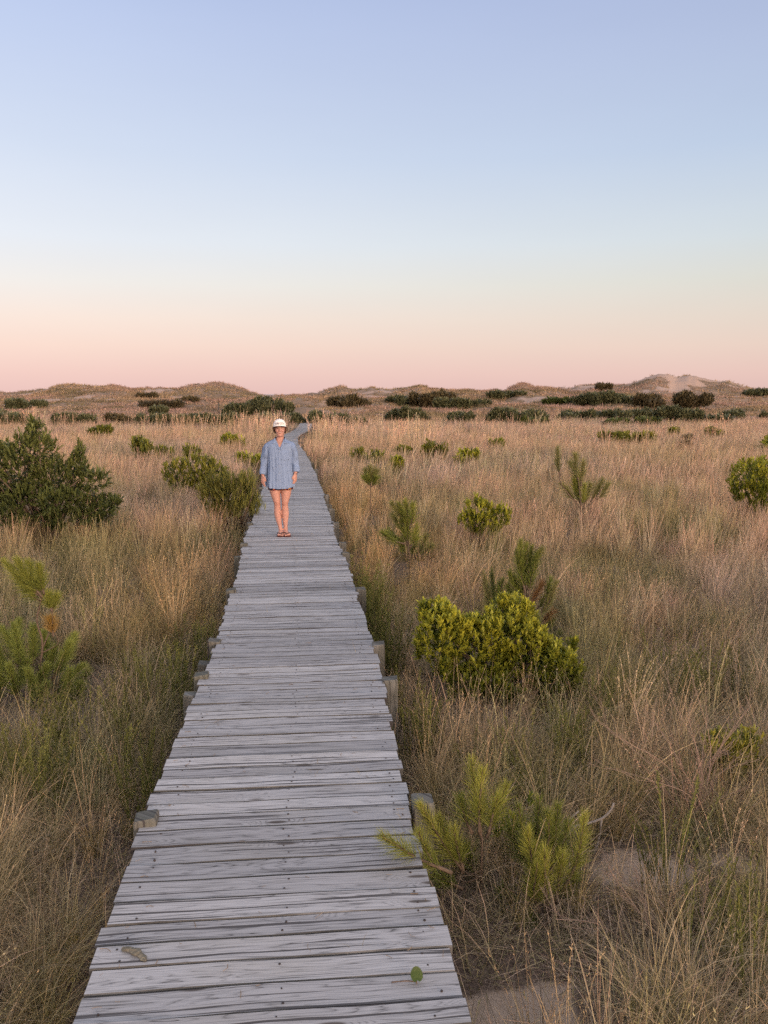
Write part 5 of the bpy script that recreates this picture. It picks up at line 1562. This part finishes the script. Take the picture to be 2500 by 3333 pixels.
        for q, (o, ln, curl) in enumerate(((.029, .070, .35), (.010, .079, .42), (-.010, .073, .52), (-.028, .056, .62))):
            b = wr_ + d * (.088 - .004 * abs(q - 1)) + wid_ * o
            fan = wid_ * (o * .9)
            P = [b - d * .015]
            cur = b.copy(); ang = curl * .35
            for seg, fl in enumerate((.45, .31, .24)):
                dd = norm(d * math.cos(ang) + nrm * math.sin(ang) + fan)
                P.append(cur.copy()); cur = cur + dd * ln * fl; ang += curl * .8
            P.append(cur)
            V, F = tube(curve(P, 12), np.linspace(.0092, .0066, 12) * (1 if q < 3 else .88), 10, ref=wid_); mb.add(V, F)
            mb.add(*ellipsoid(cur, (.0066, .0066, .0066), 8, 6))
        b = wr_ + d * .018 + wid_ * .020
        P = [b, b + d * .022 + wid_ * .020 + nrm * .006, b + d * .048 + wid_ * .026 + nrm * .014, b + d * .066 + wid_ * .022 + nrm * .020]
        V, F = tube(curve(P, 12), np.linspace(.0135, .0078, 12), 10); mb.add(V, F); mb.add(*ellipsoid(P[-1], (.0078,) * 3, 8, 6))
    raw = mb.build("body", M_skin)
    rm = raw.modifiers.new("r", 'REMESH'); rm.mode = 'VOXEL'; rm.voxel_size = .0042
    sm = raw.modifiers.new("s", 'SMOOTH'); sm.iterations = 3; sm.factor = .5
    dg = bpy.context.evaluated_depsgraph_get()
    me = bpy.data.meshes.new_from_object(raw.evaluated_get(dg))
    raw.modifiers.clear(); raw.data = me
    me.polygons.foreach_set('use_smooth', np.ones(len(me.polygons), bool))
    if not me.materials: me.materials.append(M_skin)
    raw.parent = root

    # --- face details
    for s in (-1, 1):
        fm = MB(); V, F = ellipsoid((hx + s * .030, -.0865, 1.522), (.0125, .006, .0045), 12, 8); fm.add(V, F); fm.build("eye", M_dark, root, True)
        fm = MB(); V, F = tube(curve([(hx + s * .012, -.098, 1.541), (hx + s * .032, -.0965, 1.546), (hx + s * .05, -.084, 1.540)], 8), np.linspace(.0035, .002, 8), 6); fm.add(V, F); fm.build("eyebrow", M_hair, root, True)
    fm = MB(); V, F = tube(curve([(hx - .031, -.0885, 1.466), (hx - .016, -.0990, 1.459), (hx, -.1015, 1.457), (hx + .016, -.0990, 1.459), (hx + .031, -.0885, 1.466)], 14), np.array([(.0015, .0015)] * 2 + [(.004, .0035)] * 10 + [(.0015, .0015)] * 2), 8); fm.add(V, F)
    mouth = fm.build("lips", M_lip, root, True)
    fm = MB(); V, F = tube(curve([(hx - .022, -.0965, 1.463), (hx, -.1025, 1.4605), (hx + .022, -.0965, 1.463)], 10), np.array([(.0012, .0012)] + [(.0028, .0022)] * 8 + [(.0012, .0012)]), 8); fm.add(V, F); fm.build("teeth", M_white, mouth, True)
    # --- hair
    hm = MB()
    for k in range(520):
        a = g.uniform(-.35, math.pi + .35)                     # sides and back
        cx, cy = math.cos(a), math.sin(a)
        z0 = g.uniform(1.52, 1.575); r_ = g.uniform(1.0, 1.05)
        p0 = np.array([hx + .071 * cx * r_, .008 + .088 * cy * r_, z0])
        ln = g.uniform(.03, .075) if cy < .4 else g.uniform(.05, .09)
        e = p0 + np.array([cx * g.uniform(-.008, .014) + g.normal(0, .006), cy * g.uniform(0, .015) + g.normal(0, .006), -ln])
        m = (p0 + e) / 2 + np.array([cx * .012, cy * .008, 0]) + g.normal(0, .004, 3)
        V, F = tube(curve([p0, m, e], 5), np.array([(.0030, .0022), (.0038, .0025), (.0036, .0022), (.0025, .0016), (.0008, .0008)]), 4); hm.add(V, F)
    V, F = ellipsoid((hx, .012, 1.535), (.074, .092, .075), 20, 14); V = V[:]; hm.add(np.c_[V[:, 0], np.maximum(V[:, 1], -.015 + .0 * V[:, 0]), V[:, 2]], F)
    hm.build("hair", M_hair, root)
    # --- cap
    cm = MB(); nu, nv = 36, 12; V = []
    hz0 = 1.548
    for q in range(nv + 1):
        f = q / nv
        for k in range(nu):
            a = 2 * math.pi * k / nu
            rr = math.cos(f * math.pi / 2) ** .72 if f < 1 else .02
            front = 1 + .0 * math.sin(a)
            V.append((hx - .003 + (.092 - .004 * f) * rr * math.cos(a), .004 + .104 * rr * math.sin(a) * front, hz0 + .098 * math.sin(f * math.pi / 2) ** 1.05 + (.004 * math.cos(6 * a) * 0)))
    i = np.arange(nv)[:, None] * nu; j = np.arange(nu)[None]; j2 = (j + 1) % nu
    cm.add(np.array(V), [np.stack([i + j, i + j2, i + nu + j2, i + nu + j], -1).reshape(-1, 4), (np.arange(nu) + nv * nu)[None]])
    cm.add(*ellipsoid((hx - .003, .004, 1.648), (.009, .009, .005), 10, 6))
    cap = cm.build("cap", M_capm, root, True)
    bm_ = MB(); V = []; nr = 7; na_ = 22
    for layer in (0, 1):
        for q in range(nr):
            f = q / (nr - 1)
            for k in range(na_):
                a = math.pi + math.pi * (k + .0) / (na_ - 1)
                bx_ = math.cos(a); by_ = math.sin(a)
                x = hx - .003 + (.088 + .004 * f) * bx_; y = .004 + .104 * by_ - .050 * f * abs(by_) ** .6
                z = hz0 + .004 - .004 * f * abs(by_) + .004 * f - .020 * (bx_ ** 2) * (f * .6 + .25) + .006 * abs(by_) + (-.009 if layer else 0)
                V.append((x, y, z))
    V = np.array(V); i = np.arange(nr - 1)[:, None] * na_; j = np.arange(na_ - 1)[None]
    F = np.stack([i + j, i + j + 1, i + na_ + j + 1, i + na_ + j], -1).reshape(-1, 4)
    h_ = nr * na_
    bm_.add(V[:h_], F); bm_.build("brim", M_capm, cap, True)
    b2 = MB(); b2.add(V[h_:], F[:, ::-1]); o = b2.build("brim_underside", M_under, cap, True)
    # lettering across the front of the cap
    fc = bpy.data.curves.new("cap_text", 'FONT'); fc.body = "SURF CITY"; fc.size = .030; fc.align_x = 'CENTER'; fc.extrude = 0.0; fc.offset = .0003; fc.space_character = 1.0
    fo = bpy.data.objects.new("cap_text", fc); col.objects.link(fo)
    dg = bpy.context.evaluated_depsgraph_get(); tm = bpy.data.meshes.new_from_object(fo.evaluated_get(dg)); bpy.data.objects.remove(fo)
    co = np.zeros(len(tm.vertices) * 3); tm.vertices.foreach_get('co', co); co = co.reshape(-1, 3)
    wv = co[:, 0].max() - co[:, 0].min(); co[:, 0] *= .118 / wv
    x = co[:, 0]; zz = 1.574 + co[:, 1] * 1.35 - x * x * 1.8
    f = np.arcsin(np.clip((zz - hz0) / .100, 0, 1) ** (1 / 1.05)) / (math.pi / 2); rr = np.cos(f * math.pi / 2) ** .72
    yy = .004 - .104 * rr * np.sqrt(np.clip(1 - (x / (.088 * rr)) ** 2, 0, 1)) - .0022
    tm.vertices.foreach_set('co', np.stack([hx - .003 + x, yy, zz], -1).ravel()); tm.update(); tm.materials.clear(); tm.materials.append(M_black)
    lo_ = bpy.data.objects.new("lettering", tm); col.objects.link(lo_); lo_.parent = cap

    # --- shirt: torso sheet with an open neck, sleeves, cuffs, placket, collar, pocket
    zs = [.690, .74, .80, .90, 1.00, 1.10, 1.20, 1.27, 1.310, 1.335, 1.352, 1.366, 1.378]
    hw = [.193, .191, .186, .178, .172, .173, .183, .192, .184, .150, .112, .080, .066]
    dp = [.150, .148, .145, .140, .136, .134, .130, .118, .104, .088, .074, .064, .060]

    def shirt_pt(a, z, extra=0.0):
        w_ = np.interp(z, zs, hw); d_ = np.interp(z, zs, dp)
        fall = np.clip((1.25 - z) / .5, 0, 1)
        crease = sum(-.055 * np.exp(-((np.arctan2(np.sin(a - c0 - k0 * (1.2 - z)), np.cos(a - c0 - k0 * (1.2 - z)))) / .075) ** 2) for c0, k0 in ((4.05, .25), (4.42, -.12), (5.0, .18), (5.35, -.30), (5.75, .1), (3.6, .2)))
        fold = 1 + fall ** .6 * crease + fall * (.046 * np.sin(6 * a + 1.2 + 1.9 * z) + .034 * np.sin(11 * a + .4 + 1.1 * z) + .018 * np.sin(19 * a + 3 * z)) + .010 * np.sin(5 * a + 24 * z) * (1 - fall)
        cx, cy = np.cos(a), np.sin(a)
        ex = np.sign(cx) * np.abs(cx) ** .8; ey = np.sign(cy) * np.abs(cy) ** .8
        return np.stack([X(651) + ex * (w_ * fold + extra) + 0 * z, .008 + ey * (d_ * fold + extra), z + fall ** 4 * .012 * np.cos(2 * a)], -1)
    zz = np.concatenate([np.linspace(.690, 1.27, 56), np.linspace(1.28, 1.378, 16)]); na_ = 160
    A = np.arange(na_) * 2 * math.pi / na_
    G = np.stack([shirt_pt(A, np.full(na_, z)) for z in zz])
    vz0 = 1.248
    Fs = []
    for q in range(len(zz) - 1):
        for k in range(na_):
            k2 = (k + 1) % na_
            cx_ = (G[q, k, 0] + G[q, k2, 0]) / 2 - X(656); zc = (zz[q] + zz[q + 1]) / 2
            if math.sin(A[k]) < -.1 and zc > vz0 and abs(cx_) < (zc - vz0) * .47: continue
            Fs.append((q * na_ + k, q * na_ + k2, (q + 1) * na_ + k2, (q + 1) * na_ + k))
    shm = MB(); shm.add(G.reshape(-1, 3), np.array(Fs))
    # inner face of the hem so the cloth has a body
    Gi = G[:6].copy(); Gi[..., 0] = X(651) + (Gi[..., 0] - X(651)) * .985; Gi[..., 1] *= .985
    Fi = np.array([(q * na_ + (k + 1) % na_, q * na_ + k, (q + 1) * na_ + k, (q + 1) * na_ + (k + 1) % na_) for q in range(5) for k in range(na_)])
    shm.add(Gi.reshape(-1, 3), Fi)
    def sleeve(P, R, ph):
        C = curve(P, 40); RR = curve(np.c_[np.array(R), np.zeros(len(R))], 40)[:, :2]; n_ = 28
        V, F = tube(C, RR, n_, caps=False); V = V.reshape(40, n_, 3)
        th = np.arange(n_) * 2 * math.pi / n_; s_ = np.linspace(0, 1, 40)
        w_ = 1 + (.11 * np.sin(3 * th[None] + 7 * s_[:, None] + ph) + .08 * np.sin(2 * th[None] - 21 * s_[:, None] + ph * 2)) * np.sin(math.pi * np.clip(s_ * 1.05, 0, 1))[:, None]
        V = C[:, None] + (V - C[:, None]) * w_[..., None]
        shm.add(V.reshape(-1, 3), F)
    sleeve([(X(530), .010, 1.285), (X(472), .012, 1.262), (X(444), .018, 1.18), (X(425), .026, 1.08), (X(408), .018, .98), (X(398), -.002, .925)], [(.050, .060), (.058, .074), (.060, .074), (.056, .066), (.051, .058), (.044, .048)], .5)
    sleeve([(X(785), .010, 1.285), (X(840), .012, 1.262), (X(864), .018, 1.18), (X(880), .026, 1.08), (X(892), .018, .99), (X(896), -.002, .945)], [(.050, .060), (.058, .074), (.060, .074), (.056, .066), (.049, .058), (.042, .048)], 2.1)
    shirt = shm.build("shirt", M_shirt, root, True)
    for P, R in (([(X(404), .012, .975), (X(392), -.004, .925), (X(386), -.016, .880), (X(384), -.020, .868)], [(.046, .05), (.053, .056), (.050, .053), (.046, .049)]), ([(X(896), .012, .995), (X(902), -.004, .955), (X(905), -.016, .915), (X(905), -.020, .902)], [(.045, .05), (.052, .056), (.049, .053), (.045, .049)])):
        cm = MB(); C = curve(P, 14); RR = curve(np.c_[np.array(R), np.zeros(4)], 14)[:, :2]
        V, F = tube(C, RR, 26, caps=False); V = V.reshape(14, 26, 3)
        th = np.arange(26) * 2 * math.pi / 26
        V = C[:, None] + (V - C[:, None]) * (1 + .05 * np.sin(3 * th + 1))[None, :, None]
        cm.add(V.reshape(-1, 3), F)
        Vi = C[:, None] + (V - C[:, None]) * .86; cm.add(Vi.reshape(-1, 3), F[0][:, ::-1])
        a = np.arange(26); cm.add(np.vstack([V[-1], Vi[-1]]), np.stack([a, (a + 1) % 26, (a + 1) % 26 + 26, a + 26], -1))
        cm.build("cuff", M_shirt, shirt, True)

    def front_y(x, z, off):
        a = np.linspace(math.pi * 1.02, math.pi * 1.98, 400)
        p = shirt_pt(a, np.full(400, z)); k = np.argmin(np.abs(p[:, 0] - x))
        return p[k, 1] - off
    # button band
    pm = MB(); V = []; zb = np.linspace(.692, vz0 + .01, 40)
    for z in zb:
        xc = X(650)
        for dx, o_ in ((-.017, .001), (-.015, .0045), (.015, .0045), (.017, .001)):
            V.append((xc + dx, front_y(xc + dx, z, o_), z))
    i = np.arange(39)[:, None] * 4; j = np.arange(3)[None]
    pm.add(np.array(V), np.stack([i + j, i + j + 1, i + 5 + j, i + 4 + j], -1).reshape(-1, 4)); band = pm.build("button_band", M_shirt, shirt)
    M_btn = plain("shirt_button", (.35, .36, .40), .4, .1)
    for z in (.80, .90, 1.0, 1.10, 1.20):
        btm = MB(); btm.add(*ellipsoid((X(650), front_y(X(650), z, .006), z), (.005, .002, .005), 10, 6)); btm.build("button", M_btn, band, True)
    # collar wings and open neck edges
    cl = MB()
    def ribbon(A_, B_, th_=.004):
        A_ = np.array(A_, float); B_ = np.array(B_, float); m = len(A_)
        V = np.concatenate([np.stack([A_, B_], 1).reshape(-1, 3), np.stack([A_ + (0, th_, 0), B_ + (0, th_, 0)], 1).reshape(-1, 3)])
        i = np.arange(m - 1) * 2
        F = np.stack([i, i + 1, i + 3, i + 2], -1); n2 = 2 * m
        cl.add(V, [F, F[:, ::-1] + n2, np.stack([i, i + 2, i + 2 + n2, i + n2], -1), np.stack([i + 1, i + 1 + n2, i + 3 + n2, i + 3], -1)])
    for s in (-1, 1):
        cxn = X(657); e = lambda px, y, py: ((X(px) if s < 0 else X(1314 - px + 6)), y, Z(py))
        ribbon([e(640, .072, 492), e(590, .030, 478), e(580, -.030, 490), e(592, -.070, 528), e(606, -.098, 574)], [e(640, .085, 520), e(572, .045, 518), e(545, -.030, 540), e(534, -.092, 572), e(556, -.112, 576)])
        ribbon([e(600, -.080, 545), e(618, -.104, 590), e(640, -.122, 630), e(654, -.130, 660)], [e(584, -.086, 560), e(598, -.110, 606), e(626, -.127, 650), e(645, -.134, 680)])
    cl.build("collar", M_shirt, shirt)
    # pocket
    km = MB(); V = []; nx_ = 14; nz_ = 16
    for q in range(nz_):
        for k in range(nx_):
            px = 668 + (800 - 668) * k / (nx_ - 1); py = 700 + (838 - 700) * q / (nz_ - 1)
            if q == nz_ - 1: py -= 14 * abs(k / (nx_ - 1) - .5) * 2
            edge = (q in (0, nz_ - 1)) or (k in (0, nx_ - 1))
            x = X(px); z = Z(py); V.append((x, front_y(x, z, .0005 if edge else .006 + .002 * math.sin(k * .9 + q * .5)), z))
    i = np.arange(nz_ - 1)[:, None] * nx_; j = np.arange(nx_ - 1)[None]
    km.add(np.array(V), np.stack([i + j, i + nx_ + j, i + nx_ + j + 1, i + j + 1], -1).reshape(-1, 4)); km.build("pocket", M_shirt, shirt, True)
    # --- shorts
    so = MB()
    for s, cx_ in ((-1, X(567)), (1, X(745))):
        P = [(cx_ * .9, .008, .84), (cx_, .006, .75), (cx_ + s * .004, .004, .672), (cx_ + s * .008, .004, .645)]
        C = curve(P, 14); V, F = tube(C, np.array([(.090, .104)] * 14) + np.linspace(0, .004, 14)[:, None], 26, caps=False); V = V.reshape(14, 26, 3)
        V[-3:, :, 2] += (.030 * np.clip(-s * (V[-3:, :, 0] - cx_) / .09, -.2, 1) + .012 * np.clip(-(V[-3:, :, 1]) / .1, 0, 1))
        so.add(V.reshape(-1, 3), F)
    so.build("shorts", M_shorts, root, True)
    # --- flip flops
    for s, ax, tx in ((-1, 645, 640), (1, 726, 750)):
        fm = MB(); fx, tx_ = X(ax), X(tx); out = []
        ys = np.linspace(.078, -.185, 16)
        hwid = np.interp(ys, [-.185, -.175, -.15, -.11, -.05, .0, .05, .07, .078], [.012, .032, .046, .051, .043, .038, .036, .024, .008])
        cxs = fx + (tx_ - fx) * np.clip((.04 - ys) / .16, 0, 1)
        for z in (.0005, .014):
            out.append(np.r_[np.c_[cxs - hwid, ys, np.full(16, z)], np.c_[cxs + hwid, ys, np.full(16, z)][::-1]])
        V = np.concatenate(out); m = 32; a = np.arange(m)
        fm.add(V, [np.stack([a, (a + 1) % m, (a + 1) % m + m, a + m], -1), (a + m)[None], a[::-1][None]])
        ff = fm.build("flip_flop", M_sole, root)
        stp = MB()
        for q in (-1, 1):
            V, F = tube(curve([(tx_ + (-.020 if s > 0 else .020), -.150, .034), (tx_ + q * .024, -.110, .056), (fx + q * .045, -.045, .044), (fx + q * .043, -.02, .012)], 12), np.array([(.005, .004)] * 12), 7); stp.add(V, F)
        V, F = tube([(tx_ + (-.020 if s > 0 else .020), -.152, .014), (tx_ + (-.020 if s > 0 else .020), -.150, .036)], .004, 6); stp.add(V, F)
        stp.build("strap", M_strap, ff, True)
    # --- necklace
    nm = MB()
    V, F = tube(curve([(X(612), -.028, 1.372), (X(632), -.078, 1.338), (X(664), -.098, 1.320), (X(696), -.078, 1.338), (X(716), -.028, 1.372)], 20), .0013, 5); nm.add(V, F)
    nm.add(*ellipsoid((X(665), -.102, 1.314), (.006, .003, .008), 8, 6)); nm.build("necklace", M_gold, root, True)
    # wrist band
    wm = MB(); V, F = tube([(X(894), -.029, .886), (X(893), -.030, .874)], np.array([(.027, .021), (.027, .021)]), 16); wm.add(V, F); wm.build("wrist_band", M_black, root, True)
    root.scale = (.985, .985, .985)


build_person()


shrubs_all()
dead_wood()
small_things()
grass_all()
